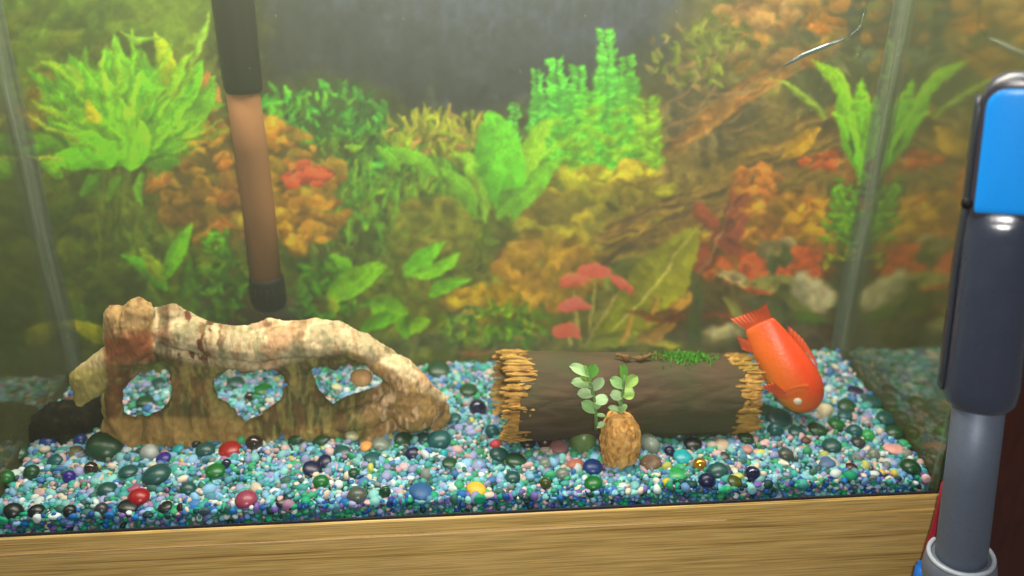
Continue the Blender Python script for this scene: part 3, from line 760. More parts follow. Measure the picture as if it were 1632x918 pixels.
# ------------------------------------------------------------------ rock bridge ornament
YO = at_gravel(430, 700).y+0.012
yf, yb = YO-0.008, YO+0.016
S = []
S += chain([(262, 524, YO, 22, 1.3), (300, 531, YO, 25, 1.4), (350, 548, YO, 23, 1.1), (410, 551, YO, 25, 1.1), (450, 543, YO, 27, 1.1), (510, 542, YO, 28, 1.1), (560, 550, YO, 23, 1.1), (604, 566, YO, 19, 1.1)])
S += chain([(245, 520, YO+.004, 14, 1.2), (275, 503, YO+.004, 14, 1.2)])
S += chain([(222, 500, yf, 25, 1.0), (212, 524, yf, 33, 1.0), (200, 560, yf, 27, 1.0), (234, 545, yf, 20, 1.0)])         # knob at the left
S += chain([(186, 508, yf, 21, 1.0), (192, 540, yf, 24, 1.0)])
S += chain([(195, 565, yf, 24, 1.0), (160, 592, yf-.004, 27, .6), (140, 608, yf-.006, 28, .5), (128, 640, yf-.008, 10, .6)])      # pale wing
S += chain([(185, 575, yf, 18, 1.0), (182, 620, yf, 12, 1.1), (182, 665, yf, 13, 1.2), (205, 694, yf, 14, 1.4)])           # left leg
# a pierced wall hangs under the ridge: one continuous sheet with three ragged openings
HOLES = [[(199, 626), (208, 609), (228, 591), (252, 580), (266, 578), (270, 600), (268, 638), (255, 652), (228, 660), (205, 662), (196, 648)],
         [(346, 604), (364, 594), (392, 598), (424, 594), (450, 598), (454, 616), (441, 637), (421, 649), (405, 664), (386, 666), (368, 644), (348, 632)],
         [(498, 590), (514, 582), (534, 592), (554, 577), (584, 570), (603, 586), (607, 608), (592, 630), (570, 654), (546, 656), (526, 636), (508, 618)]]
def inside(x, y, poly):
    r = False
    for (xa, ya), (xb, yb) in zip(poly, poly[1:]+poly[:1]):
        if (ya > y) != (yb > y) and x < (xb-xa)*(y-ya)/(yb-ya)+xa: r = not r
    return r
TOPX = [170, 245, 300, 350, 410, 450, 510, 560, 610, 650, 690, 712]; TOPY = [575, 545, 540, 548, 552, 545, 545, 552, 572, 600, 628, 655]
for gxp in range(172, 710, 5):
    for gyp in range(540, 708, 5):
        x = gxp+random.uniform(-1.5, 1.5); y = gyp+random.uniform(-1.5, 1.5)
        bot = np.interp(x, [170, 300, 370, 420, 520, 620, 690, 712], [702, 708, 700, 700, 706, 702, 690, 672])
        if y < np.interp(x, TOPX, TOPY) or y > bot: continue
        if any(inside(x+11*math.cos(q), y+11*math.sin(q), h_) for h_ in HOLES for q in (0, .8, 1.6, 2.4, 3.1, 3.9, 4.7, 5.5)): continue
        dyn = .0075*mnoise.noise(Vector((x*.045, y*.012, 1.7)))+.004*mnoise.noise(Vector((x*.11, y*.03, 5.1)))
        fwd = -.010*max(0, (y-645)/55)+.006*max(0, 1-abs(y-600)/40)
        P = at(x, y, YO+.001+dyn+fwd); r = 8.6*mpp(P)
        S.append((tuple(P), (r, r*1.5, r)))
S += chain([(604, 574, YO, 20, 1.2), (638, 592, yf, 24, 1.0), (655, 622, yf, 32, 1.0), (660, 652, yf, 36, 1.1), (694, 650, yf, 16, 1.0)])   # right flank
S += chain([(625, 580, yf-.002, 10, .8), (668, 606, yf-.004, 10, .8), (702, 640, yf-.004, 9, .8)])
S += chain([(620, 640, yf-.004, 14, .9), (660, 622, yf-.008, 10, .9), (680, 614, yf-.006, 8, .8)])
S += chain([(545, 672, yf, 18, 1.0), (590, 662, yf, 20, 1.0), (618, 648, yf, 18, 1.0)])
S += chain([(545, 652, YO+.006, 17, 1.0), (580, 640, YO+.005, 18, 1.0), (612, 630, YO+.006, 17, 1.0)])
for (a, b) in zip([(248, 492), (275, 488), (300, 501), (332, 517), (366, 523), (400, 521), (430, 509), (462, 513), (502, 509), (540, 516), (580, 531), (622, 557), (662, 592)], [(275, 488), (300, 501), (332, 517), (366, 523), (400, 521), (430, 509), (462, 513), (502, 509), (540, 516), (580, 531), (622, 557), (662, 592), (704, 632)]):
    S += chain([(a[0], a[1]+4, YO+.006, random.uniform(5, 8), 1.0), (b[0], b[1]+4, YO+.006, random.uniform(5, 8), 1.0)])
me = fused('rock_body', S, 0.0012, 2, 0.0016, 60, 0.0011, 190)
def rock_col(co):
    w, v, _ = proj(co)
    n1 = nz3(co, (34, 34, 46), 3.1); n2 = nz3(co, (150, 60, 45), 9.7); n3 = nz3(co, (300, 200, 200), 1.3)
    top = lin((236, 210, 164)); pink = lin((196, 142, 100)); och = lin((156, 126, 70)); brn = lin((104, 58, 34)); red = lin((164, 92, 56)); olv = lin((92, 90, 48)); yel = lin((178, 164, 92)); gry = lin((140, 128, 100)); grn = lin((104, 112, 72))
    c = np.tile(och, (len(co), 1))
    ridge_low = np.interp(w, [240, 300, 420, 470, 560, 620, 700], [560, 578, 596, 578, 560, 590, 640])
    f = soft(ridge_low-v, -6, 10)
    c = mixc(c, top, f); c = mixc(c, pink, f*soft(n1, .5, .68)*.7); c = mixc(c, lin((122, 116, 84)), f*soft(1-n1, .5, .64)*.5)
    c = mixc(c, top*1.08, f*soft(20-(ridge_low-v), 0, 16)*.7)  # paler band paints a highlight along the ridge's lower edge
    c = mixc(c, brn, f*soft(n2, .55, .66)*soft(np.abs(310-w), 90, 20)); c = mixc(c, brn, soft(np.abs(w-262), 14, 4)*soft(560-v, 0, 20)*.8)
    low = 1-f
    c = mixc(c, grn, f*soft(nz3(co, (90, 60, 26), 5.5), .54, .68)*.5)
    c = mixc(c, lin((150, 100, 62)), f*soft(nz3(co, (140, 60, 26), 8.5), .58, .68)*.4)
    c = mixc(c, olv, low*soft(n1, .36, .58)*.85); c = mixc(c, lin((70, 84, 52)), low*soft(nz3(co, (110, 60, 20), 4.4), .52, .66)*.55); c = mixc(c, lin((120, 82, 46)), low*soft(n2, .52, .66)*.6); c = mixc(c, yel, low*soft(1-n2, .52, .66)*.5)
    lk = soft(250-w, 0, 12)*soft(570-v, -20, 10)
    c = mixc(c, lin((176, 142, 92)), lk); c = mixc(c, red, lk*soft(v+(n1-.5)*60, 520, 548)*.9); c = mixc(c, brn, lk*soft(n2, .58, .7)*.5)
    wing = soft(172-w, 0, 14); c = mixc(c, yel, wing*.9); c = mixc(c, top, wing*soft(592-v, 0, 12)*.5)
    lg = soft(np.abs(w-190), 26, 14)*soft(v-585, 0, 12)*(1-wing); c = mixc(c, lin((128, 76, 42)), lg*.75*soft(n1, .3, .5))
    ft = soft(v-660, 0, 12)*soft(420-w, 0, 40); c = mixc(c, lin((186, 150, 86)), ft*.7)
    rt = soft(w-570, 0, 30)*low; c = mixc(c, lin((178, 134, 84)), rt*.6); c = mixc(c, lin((222, 188, 146)), rt*soft(n2, .56, .66)*.8)
    return c*(0.66+.58*n3)[:, None]
def rocky(m, sc=(260, 160, 90), st=.7):
    n = m.node_tree.nodes; l = m.node_tree.links
    tc = n.new('ShaderNodeTexCoord'); mp = n.new('ShaderNodeMapping'); mp.inputs['Scale'].default_value = sc
    nz = n.new('ShaderNodeTexNoise'); nz.inputs['Scale'].default_value = 1; nz.inputs['Detail'].default_value = 6; nz.inputs['Distortion'].default_value = .5
    b = n.new('ShaderNodeBump'); b.inputs['Strength'].default_value = st; b.inputs['Distance'].default_value = .002
    l.new(tc.outputs['Object'], mp.inputs['Vector']); l.new(mp.outputs['Vector'], nz.inputs['Vector']); l.new(nz.outputs['Fac'], b.inputs['Height']); l.new(b.outputs['Normal'], n['Principled BSDF'].inputs['Normal'])
    return m
rock = empty('rock_ornament', (at(420, 700, YO).x, YO, ground(YO)))
tag(rock, 'long tan and brown rock bridge ornament with arches standing on the gravel', 'ornament')
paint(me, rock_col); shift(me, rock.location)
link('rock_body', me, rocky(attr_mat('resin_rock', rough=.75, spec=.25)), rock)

# ------------------------------------------------------------------ dark lump at the left edge
YD = at_gravel(80, 700).y+.012
S = chain([(22, 697, YD, 9, 1.2), (45, 690, YD, 18, 1.2), (72, 678, YD, 26, 1.2), (98, 671, YD+.002, 32, 1.2), (130, 668, YD+.004, 28, 1.1), (150, 655, YD+.006, 16, 1.0), (158, 642, YD+.008, 8, 1.0)])
S += chain([(120, 690, YD-.004, 20, 1.2), (70, 698, YD-.004, 16, 1.4)])
me = fused('lump', S, 0.0018, 2, 0.0030, 70, 0.0020, 140)
o = empty('driftwood_lump', (at(80, 700, YD).x, YD, ground(YD)))
tag(o, 'dark brown, almost black, rough lump lying on the gravel left of the rock ornament', 'driftwood')
shift(me, o.location)
link('lump_body', me, ramp_mat('dark_driftwood', [(.35, (8, 7, 5)), (.55, (22, 17, 10)), (.75, (52, 42, 20))], 120, bump=.8, rough=.8, spec=.08), o)

# ------------------------------------------------------------------ hollow log
YL = at_gravel(1000, 704).y+.026
PL = at(818, 630, YL-.004); PR = at(1168, 630, YL+.006)
axis = (PR-PL).normalized(); side = axis.cross(Vector((0, 0, 1))).normalized(); upv = side.cross(axis)
RL, RR = 72*mpp(PL), 66*mpp(PR)
log = empty('hollow_log', ((PL.x+PR.x)/2, YL, ground(YL)))
tag(log, 'brown hollow log ornament with flaky ochre bark rims lying on the gravel', 'log ornament')
rings = []; n_ = 120
for k in range(121):
    f = k/120; c0 = PL.lerp(PR, f)-Vector(log.location); R_ = RL*(1-f)+RR*f
    ring = []
    for j in range(n_):
        a_ = 2*math.pi*j/n_; d_ = side*math.cos(a_)+upv*math.sin(a_)
        q = 1+.05*mnoise.noise(Vector((f*5, math.cos(a_)*1.4, math.sin(a_)*1.4)))+.03*mnoise.turbulence(Vector((f*7, math.cos(a_)*5, math.sin(a_)*5)), 4, True)-.025
        ring.append(c0+d_*R_*q)
    rings.append(ring)
inner = []
for k in (120, 0):
    c0 = PL.lerp(PR, k/120)-Vector(log.location); R_ = (RL if k == 0 else RR)*.72
    inner.append([c0+(side*math.cos(2*math.pi*j/n_)+upv*math.sin(2*math.pi*j/n_))*R_ for j in range(n_)])
V, Fc = loft(rings+inner, cap=False)
tot = len(V); base = len(rings+inner)-1
for j in range(n_): Fc.append((base*n_+j, base*n_+(j+1) % n_, (j+1) % n_, j))
me = py_mesh('log_body', V, Fc)
link('log_body', me, ramp_mat('log_bark', [(.28, (56, 42, 25)), (.5, (76, 58, 38)), (.72, (92, 72, 50))], 30, stretch=(.6, 3, 3), detail=8, rough=.8, bump=.6, dist=.003, second=((66, 66, 34), 18, .42, .66)), log)
m_bark = ramp_mat('ochre_bark', [(.3, (112, 78, 30)), (.5, (176, 130, 56)), (.7, (206, 164, 84))], 120, stretch=(.6, 1, 3), rough=.75, bump=.7, second=((140, 120, 40), 30, .5, .7))
for end, (Pc, R_, wd) in enumerate(((PL, RL*.955, 48), (PR, RR*.96, 42))):
    V = []; Fc = []; m_ = mpp(Pc); nf = 104
    for j in range(nf):
        a_ = 2*math.pi*j/nf+random.uniform(-.03, .03)
        d_ = side*math.cos(a_)+upv*math.sin(a_); t_ = upv*math.cos(a_)-side*math.sin(a_)
        hw = wd*m_*.5*random.uniform(.72, 1.12); ht = R_*random.uniform(.03, .065); dp = R_*random.uniform(.05, .09)
        off = wd*m_*.10*mnoise.noise(Vector((math.cos(a_)*3, math.sin(a_)*3, end*7)))*2+random.gauss(0, wd*m_*.05)
        c0 = Pc-Vector(log.location)+d_*(R_*(.99+.04*random.random()))+axis*off
        sk = random.uniform(-.06, .06); ax2 = (axis+t_*sk).normalized(); k0 = len(V); ns = 7; ph = random.uniform(0, 6)
        for q in range(ns):
            sx = -1+2*q/(ns-1); e_ = (.5 if q in (0, ns-1) else 1)*random.uniform(.75, 1.2)
            wv = t_*ht*.30*math.sin(ph+sx*2.6)+d_*dp*.25*random.uniform(-1, 1)
            for (sd, st_) in ((-1.2, -1), (1, -.7), (1, .7), (-1.2, 1)):
                V.append(c0+ax2*hw*sx+wv+d_*dp*sd*e_*.5+t_*ht*st_*e_)
        for s_ in range(ns-1):
            for q in range(4):
                Fc.append((k0+s_*4+q, k0+s_*4+(q+1) % 4, k0+s_*4+4+(q+1) % 4, k0+s_*4+4+q))
        Fc.append((k0+3, k0+2, k0+1, k0)); e0 = k0+(ns-1)*4; Fc.append((e0, e0+1, e0+2, e0+3))
    me = py_mesh('bark_rim', V, Fc)
    r_ = link('bark_rim', me, m_bark, log, smooth=False); r_['kind'] = 'stuff'
# moss and a knot on top of the log
m_moss = ramp_mat('moss', [(.35, (44, 110, 20)), (.65, (96, 176, 34))], 300, rough=.9)
def tuft(name, px, py, w, mat, nbl, hgt):
    c0 = at(px, py, YL+.004); V = []; Fc = []; m_ = mpp(c0)
    for k in range(nbl):
        bx_ = random.gauss(0, w*m_*.36); by_ = random.gauss(0, w*m_*.18)
        # sit on the curve of the log
        p = c0+Vector((bx_, by_, 0)); rad_ = (p-PL)-axis*((p-PL).dot(axis)); f = (p-PL).dot(axis)/(PR-PL).length
        p = PL.lerp(PR, f)+rad_.normalized()*((RL*(1-f)+RR*f)*1.0)
        h_ = hgt*random.uniform(.5, 1.2); a_ = random.uniform(0, 6.28); s_ = .0012
        tip = p+Vector((random.gauss(0, .0016), random.gauss(0, .0016), h_)); k0 = len(V)
        V += [p+Vector((math.cos(a_)*s_, math.sin(a_)*s_, 0)), p-Vector((math.cos(a_)*s_, math.sin(a_)*s_, 0)), p+Vector((-math.sin(a_)*s_, math.cos(a_)*s_, 0)), tip]
        Fc += [(k0, k0+1, k0+3), (k0+1, k0+2, k0+3), (k0+2, k0, k0+3)]
    V = [v_-Vector(log.location) for v_ in V]
    t = link(name, py_mesh(name, V, Fc), mat, log, smooth=False); t['kind'] = 'stuff'; return t
tuft('moss_tuft', 1092, 562, 58, m_moss, 420, .0045)
tuft('moss_tuft', 1046, 577, 24, ramp_mat('olive_moss', [(.35, (84, 84, 34)), (.65, (120, 124, 50))], 300, rough=.9), 120, .003)
kn = chain([(984, 565, YL-.002, 3, 1.0), (996, 570, YL-.004, 5, 1.0), (1008, 571, YL-.004, 3, 1.0), (1024, 570, YL-.003, 4.5, 1.0), (1040, 565, YL-.002, 2.5, 1)])
me = fused('bark_knot', kn, .001, 2, .0015, 180); shift(me, log.location)
link('bark_knot', me, ramp_mat('knot_bark', [(.3, (84, 58, 26)), (.7, (140, 104, 50))], 160), log)

# ------------------------------------------------------------------ little plastic plant on a stump
YS = at_gravel(985, 738).y+.004
pl = empty('plastic_plant', (at(985, 735, YS).x, YS, ground(YS)))
tag(pl, 'small plastic plant with two leafy green stems on an ochre stump before the log', 'plastic plant')
c0 = at(987, 700, YS); m_ = mpp(c0)
rings = []; n_ = 90
for k in range(61):
    f = k/60; py = 742-84*f
    wpx = 32*math.sin(math.pi*min(1, .16+.72*f))**.55*(1.0 if f < .8 else 1-.9*(f-.8)) if f < .98 else 9
    cc = at(985+4*math.sin(f*3), py, YS)-Vector(pl.location)
    ring = []
    for j in range(n_):
        a_ = 2*math.pi*j/n_
        g = .95+.12*mnoise.turbulence(Vector((math.cos(a_)*3.4+3, math.sin(a_)*3.4, f*3.2)), 4, True)+.06*mnoise.noise(Vector((math.cos(a_)*9, math.sin(a_)*9, f*9)))
        ring.append(cc+Vector((math.cos(a_)*wpx*m_*g, math.sin(a_)*wpx*m_*g*.9, .0012*mnoise.noise(Vector((a_*3, f*4, 0))))))
    rings.append(ring)
V, Fc = loft(rings)
link('stump', py_mesh('stump', V, Fc), ramp_mat('stump_wood', [(.3, (150, 98, 42)), (.5, (222, 164, 84)), (.7, (242, 196, 120))], 150, stretch=(1.6, 1.6, .8), rough=.7, bump=.9, dist=.002), pl)
m_stem = plain('plastic_stem', (112, 146, 84), rough=.45)
m_leafs = [plain('plastic_leaf', c, rough=.4, var=.2, scale=120, sss=.0) for c in ((150, 196, 124), (170, 204, 148), (110, 184, 70), (158, 200, 96))]
def plastic_leaf_mesh():
    V = []; Fc = []; nl, nw = 8, 6
    for i in range(nl+1):
        t = i/nl; w_ = .16+.36*math.sin(math.pi*min(1, t*.82+.04))**.9
        if t > .85: w_ *= 1-.55*(t-.85)/.15
        for j in range(nw+1):
            s_ = j/nw*2-1
            V.append((s_*w_, t-(.05*abs(math.cos(s_*4.5)) if i == nl else 0), .10*s_*s_-.22*t*t+.02*math.cos(s_*9)*t))
    for i in range(nl):
        for j in range(nw): 
            a_ = i*(nw+1)+j; Fc.append((a_, a_+1, a_+nw+2, a_+nw+1))
    me = py_mesh('leaf', V, Fc); return me
leaf_me = [plastic_leaf_mesh() for _ in m_leafs]
for q, mm in zip(leaf_me, m_leafs):
    q.materials.append(mm); q.polygons.foreach_set('use_smooth', np.ones(len(q.polygons), bool))
def plastic_stem(path, leaves):
    pts_ = [at(x, y, YS+dy)-Vector(pl.location) for x, y, dy in path]
    V, Fc = tube_pts(pts_, [.0016*(1-.3*i/len(pts_)) for i in range(len(pts_))], 8)
    st = link('stem', py_mesh('stem', V, Fc), m_stem, pl)
    for (x, y, tx, ty, size, kind) in leaves:
        b0 = at(x, y, YS-.001)-Vector(pl.location); t0 = at(tx, ty, YS-.004)-Vector(pl.location)
        d_ = (t0-b0); Ln = d_.length; d_.normalize()
        nrm = Vector((random.uniform(-.6, .6), -.62+random.uniform(-.25, .25), .78)); sx = d_.cross(nrm).normalized(); nz_ = sx.cross(d_)
        o = bpy.data.objects.new('leaf', leaf_me[kind]); C.objects.link(o); o.parent = st
        o.matrix_local = Matrix.Translation(b0) @ Matrix((sx, d_, nz_)).transposed().to_4x4() @ Matrix.Diagonal((size*.82*mpp(c0), Ln*.92, Ln*.92, 1))
plastic_stem([(950, 684, 0), (950, 665, 0), (948, 640, -.001), (942, 615, -.002), (935, 592, -.002)],
    [(938, 598, 910, 580, 22, 1), (936, 594, 932, 584, 16, 3), (938, 600, 950, 582, 22, 2), (942, 615, 911, 606, 22, 1), (944, 620, 962, 603, 20, 1), (945, 628, 920, 626, 20, 1), (947, 640, 970, 634, 22, 1),
     (949, 655, 928, 641, 22, 0), (950, 662, 966, 662, 10, 0), (947, 640, 958, 650, 18, 0), (941, 608, 926, 598, 18, 3), (951, 680, 964, 674, 12, 1)])
plastic_stem([(985, 664, 0), (988, 650, 0), (992, 630, -.001), (994, 612, -.002), (995, 598, -.002)],
    [(995, 604, 993, 582, 24, 2), (995, 614, 1017, 600, 22, 3), (993, 616, 974, 603, 22, 0), (992, 628, 1012, 624, 26, 3), (991, 632, 973, 628, 20, 1), (990, 640, 984, 636, 14, 0), (989, 646, 996, 656, 24, 0), (988, 654, 970, 648, 12, 1)])

# ------------------------------------------------------------------ goldfish
YF = at_gravel(1300, 668).y-.004
tailP = at(1208, 514, YF+.024); headP = at(1294, 653, YF-.004)
fa = (headP-tailP); FL = fa.length; fa.normalize()
mf = mpp((tailP+headP)/2)
view = (Vector(CAM)-(tailP+headP)/2).normalized()
fd = fa.cross(view).normalized()
if fd.x < 0: fd = -fd                      # back of the fish points to the upper right
fd = (fd+view*.22).normalized(); fd = (fd-fa*fd.dot(fa)).normalized()
fs = fa.cross(fd).normalized()
if fs.dot(view) < 0: fs = -fs
fish = empty('goldfish', headP-Vector((0, 0, 0)))
tag(fish, 'orange goldfish nosing head-down into the gravel right of the log', 'goldfish')
FO = Vector(fish.location)
st_t = [0, .06, .16, .28, .42, .56, .70, .80, .88, .94, .98, 1.0]
hh = [25, 26, 30, 34, 38, 41, 41, 38, 33, 26, 17, 8]
hw_ = [6, 8, 13, 20, 26, 30, 31, 29, 25, 19, 12, 6]
sh = [0, 0, 0, 0, 0, 0, 0, 0, 0, 0, 0, 0]
rings = []; n_ = 28
for t, h_, w_, s_ in zip(st_t, hh, hw_, sh):
    c0 = tailP+fa*FL*t+fd*s_*mf-FO
    rings.append([c0+fd*math.sin(2*math.pi*j/n_)*h_*mf+fs*math.cos(2*math.pi*j/n_)*w_*mf for j in range(n_)])
bV2, bF2 = loft(rings)
bV2 = [Vector(v_) for v_ in bV2]
fin_list = []
def fin(name, base_pts, tip_pts, rows=8, thick=.0006):
    """thin webbed fin between a root line and an outer line, pleated by its rays"""
    V = []; Fc = []; sub = 4; B = []; T = []
    for a0, a1, b0, b1 in zip(base_pts[:-1], base_pts[1:], tip_pts[:-1], tip_pts[1:]):
        for q in range(sub): B.append(a0.lerp(a1, q/sub)); T.append(b0.lerp(b1, q/sub))
    B.append(base_pts[-1]); T.append(tip_pts[-1]); m_ = len(B)
    for sgn in (-1, 1):
        k0 = len(V)
        for i in range(rows+1):
            f = i/rows
            for j in range(m_):
                g = 1-.10*(j % sub != 0)*(i == rows)
                p = B[j].lerp(T[j], f*g); V.append(p+fs*(sgn*(thick*(1-.85*f)+.00004)+.0005*math.cos(j*2*math.pi/sub)*f+.0016*math.sin(f*3+j*.12)*f))
        for i in range(rows):
            for j in range(m_-1):
                a_ = k0+i*m_+j; q = (a_, a_+1, a_+m_+1, a_+m_)
                Fc.append(q if sgn > 0 else q[::-1])
    fin_list.append((name, V, Fc))
def bp(t, s_): return tailP+fa*FL*t+fd*s_*mf-FO
fin('tail_fin', [bp(.03, -21+42*j/10) for j in range(11)], [bp(-.16+.025*math.sin(math.pi*j/10), -34+64*j/10)+fs*.005*(j/10) for j in range(11)])
fin('dorsal_fin', [bp(.26+.40*j/10, 29+13*math.sin(j/10*2.0)) for j in range(11)], [bp(.15+.46*j/10, 38+9*math.sin(j/10*2.4)+1*j/10) for j in range(11)])
fin('anal_fin', [bp(.16+.12*j/5, -22-5*j/5) for j in range(6)], [bp(.00+.16*j/5, -42-4*j/5) for j in range(6)])
fin('pelvic_fin', [bp(.44+.08*j/5, -37)+fs*12*mf for j in range(6)], [bp(.28+.12*j/5, -54-4*j/5)+fs*22*mf for j in range(6)])
fin('pectoral_fin', [bp(.68+.02*j/4, -14-12*j/4)+fs*28*mf for j in range(5)], [bp(.50-.01*j/4, -20-22*j/4)+fs*40*mf for j in range(5)])
me = py_mesh('fish_body', bV2, bF2)
def fish_col(co):
    rel = co.astype(float)+np.array(FO)-np.array(tailP)
    t = rel@np.array(fa)/FL; s_ = rel@np.array(fd)/mf; q = rel@np.array(fs)/mf
    red = lin((246, 78, 26)); org = lin((250, 112, 30)); yel = lin((240, 164, 48)); n1 = nz3(co, (160, 160, 160), 2)
    c = np.tile(red, (len(co), 1)); c = mixc(c, org, soft(-s_+q*.5+14*(n1-.5), -18, 20)); c = mixc(c, yel, soft(-s_+10*(n1-.5), 4, 38)*soft(t, .25, .6)*.95)
    c = mixc(c, lin((224, 92, 40)), soft(.05-t, 0, .1)*.8)
    return c
paint(me, fish_col)
m_fish = attr_mat('goldfish_skin', rough=.38, spec=.5, sss=.25)
m_fish.node_tree.nodes['Principled BSDF'].inputs['Subsurface Radius'].default_value = (.006, .002, .001)
n = m_fish.node_tree.nodes; l = m_fish.node_tree.links
tcf = n.new('ShaderNodeTexCoord'); vo = n.new('ShaderNodeTexVoronoi'); vo.inputs['Scale'].default_value = 330
bpn = n.new('ShaderNodeBump'); bpn.inputs['Strength'].default_value = .2; bpn.inputs['Distance'].default_value = .0008
l.new(tcf.outputs['Object'], vo.inputs['Vector']); l.new(vo.outputs['Distance'], bpn.inputs['Height']); l.new(bpn.outputs['Normal'], n['Principled BSDF'].inputs['Normal'])
o = link('fish_body', me, m_fish, fish)
sb = o.modifiers.new('sub', 'SUBSURF'); sb.levels = 1; sb.render_levels = 1
m_fin = plain('goldfish_fin', (236, 92, 40), var=.2, rough=.4, scale=200)
_nt = m_fin.node_tree; _b = _nt.nodes['Principled BSDF']; _tr = _nt.nodes.new('ShaderNodeBsdfTransparent'); _mx = _nt.nodes.new('ShaderNodeMixShader'); _mx.inputs[0].default_value = .8
_nt.links.new(_tr.outputs[0], _mx.inputs[1]); _nt.links.new(_b.outputs[0], _mx.inputs[2]); _nt.links.new(_mx.outputs[0], _nt.nodes['Material Output'].inputs['Surface'])
for nm_, V, Fc in fin_list: link(nm_, py_mesh(nm_, V, Fc), m_fin, fish)
# gill cover: a shallow raised plate behind the eye
V = []; Fc = []
for i in range(9):
    for j in range(9):
        a_ = (i/8-.5)*1.7; r_ = .10+.10*j/8
        t = .80-r_*math.cos(a_)*.8; s_ = -6+r_*math.sin(a_)*190*1.0
        k_ = min(range(len(st_t)-1), key=lambda q: abs(st_t[q]-t)); hx = np.interp(t, st_t, hh); wx = np.interp(t, st_t, hw_)
        V.append(bp(t, s_)+fs*(wx*math.sqrt(max(0, 1-(s_/hx)**2))+(1.6 if j == 8 else .9 if j > 5 else .2)-(0 if j < 8 else 1.0))*mf)
for i in range(8):
    for j in range(8): a_ = i*9+j; Fc.append((a_, a_+1, a_+10, a_+9))
link('gill_cover', py_mesh('gill_cover', V, Fc), plain('gill_plate', (232, 104, 34), rough=.3, var=.15), fish)
m_eye = plain('fish_eye_glint', (225, 215, 190), var=.05, rough=.08, coat=1.0); m_pup = plain('fish_pupil', (14, 10, 8), var=.1, rough=.05, coat=1.0)  # whole eye coloured pale to stand for a flash glint
def disc_ball(name, c0, r, nrm, mat, parent, flat=.5):
    V, Fc = ico(3); q = nrm.to_track_quat('Z', 'Y').to_matrix()
    V = [Vector(c0)+q @ Vector((v_[0]*r, v_[1]*r, v_[2]*r*flat)) for v_ in V]
    return link(name, py_mesh(name, V, [tuple(f) for f in Fc]), mat, parent)
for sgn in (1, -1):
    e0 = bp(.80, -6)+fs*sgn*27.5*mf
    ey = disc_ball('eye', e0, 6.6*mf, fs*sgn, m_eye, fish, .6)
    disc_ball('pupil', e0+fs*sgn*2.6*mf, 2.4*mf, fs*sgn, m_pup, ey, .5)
mo = disc_ball('mouth', bp(.985, -3), 6*mf, fa, plain('fish_lip', (232, 120, 60), rough=.4), fish, .7)

# ------------------------------------------------------------------ filter intake tube and airline
YT = TD-.022
ft = empty('filter_intake', at(432, 490, YT))
tag(ft, 'tan filter intake tube with a black sleeve and black strainer cap before the poster', 'filter tube')
FTo = Vector(ft.location)
def ft_part(name, pts, mat, n=24):
    V, Fc = tube_pts([at(x, y, YT)-FTo for x, y, r in pts], [r*mpp(at(x, y, YT)) for x, y, r in pts], n)
    return link(name, py_mesh(name, V, Fc), mat, ft)
m_blk = plain('black_plastic', (14, 14, 16), rough=.6, spec=.2)
ft_part('tube', [(386, 140, 26), (400, 240, 26), (412, 330, 25), (424, 446, 24)], plain('tan_plastic', (132, 92, 60), rough=.95, spec=.05, var=.15, scale=30))
ft_part('sleeve', [(363, -60, 33), (371, 0, 33), (383, 100, 31), (388, 138, 30), (389, 146, 28)], m_blk)
cp = ft_part('strainer_cap', [(424, 440, 26), (425, 446, 27), (429, 478, 27), (430, 488, 24)], m_blk)
for k in range(8):
    a_ = -1.2+k*2.4/7; P0 = at(425, 452, YT)-FTo; P1 = at(429, 478, YT)-FTo; rr_ = 27.3*mpp(at(427, 460, YT)); off = Vector((math.sin(a_)*rr_, -math.cos(a_)*rr_, 0))
    V, Fc = tube_pts([P0+off, P1+off], [.0006, .0006], 6)
    link('slot_rib', py_mesh('slot_rib', V, Fc), m_blk, cp)
air = [at(x, y, TD-.03) for x, y in ((1252, 104), (1280, 88), (1310, 76), (1345, 62), (1370, 44), (1382, 5), (1387, -50), (1391, -110))]
o = empty('airline_tube', air[-1]); tag(o, 'thin clear air tube slanting down into the water at the upper right', 'air tube')
V, Fc = tube_pts([p-air[-1] for p in air[3:]], [.0013, .0012, .0011, .0011, .0011], 10)
link('tube', py_mesh('tube', V, Fc), clear_glass('clear_tube', .05, (.86, .92, .93, 1), .1), o)
V, Fc = tube_pts([p-air[-1] for p in air[:4]], [.0012, .0021, .0021, .00135], 10)
link('clear_tip', py_mesh('clear_tip', V, Fc), plain('clear_vinyl', (84, 112, 130), rough=.25, var=.1, trans=.6), o)

# ------------------------------------------------------------------ glass gems, marbles and loose stones
GM = {}
def glass_mat(key, col, trans=.35, rough=.34):
    key = key+str(trans)
    if key not in GM: GM[key] = plain('glass_'+key, col, rough=rough, var=.45, scale=140, trans=trans, bump=.05)
    return GM[key]
GC = dict(dgreen=(22, 80, 48), black=(20, 34, 34), green=(8, 120, 46), teal=(8, 96, 100), dteal=(24, 88, 86), navy=(14, 20, 74), blue=(18, 62, 140), indigo=(50, 30, 150), red=(176, 10, 24), cyan=(30, 190, 200), maroon=(66, 10, 18), slate=(54, 62, 66), clear=(150, 166, 150), olive=(70, 84, 14), lgreen=(112, 146, 84), grn2=(46, 176, 90), pinkm=(150, 60, 84))
def stone_mat(col):
    key = 's%d_%d_%d' % col
    if key not in GM: GM[key] = plain('stone', col, rough=.5, var=.3, scale=160, bump=.3)
    return GM[key]
m_gold = plain('gold_marble', (196, 140, 30), rough=.12, metal=.7, var=.2, coat=1.0)
m_navym = plain('navy_marble', (22, 26, 74), rough=.07, metal=.45, var=.6, scale=120, coat=1.0)
m_darkm = plain('dark_marble', (44, 26, 30), rough=.06, metal=.3, var=.6, scale=120, coat=1.0)
V5, F5 = ico(4); V4, F4 = ico(3)
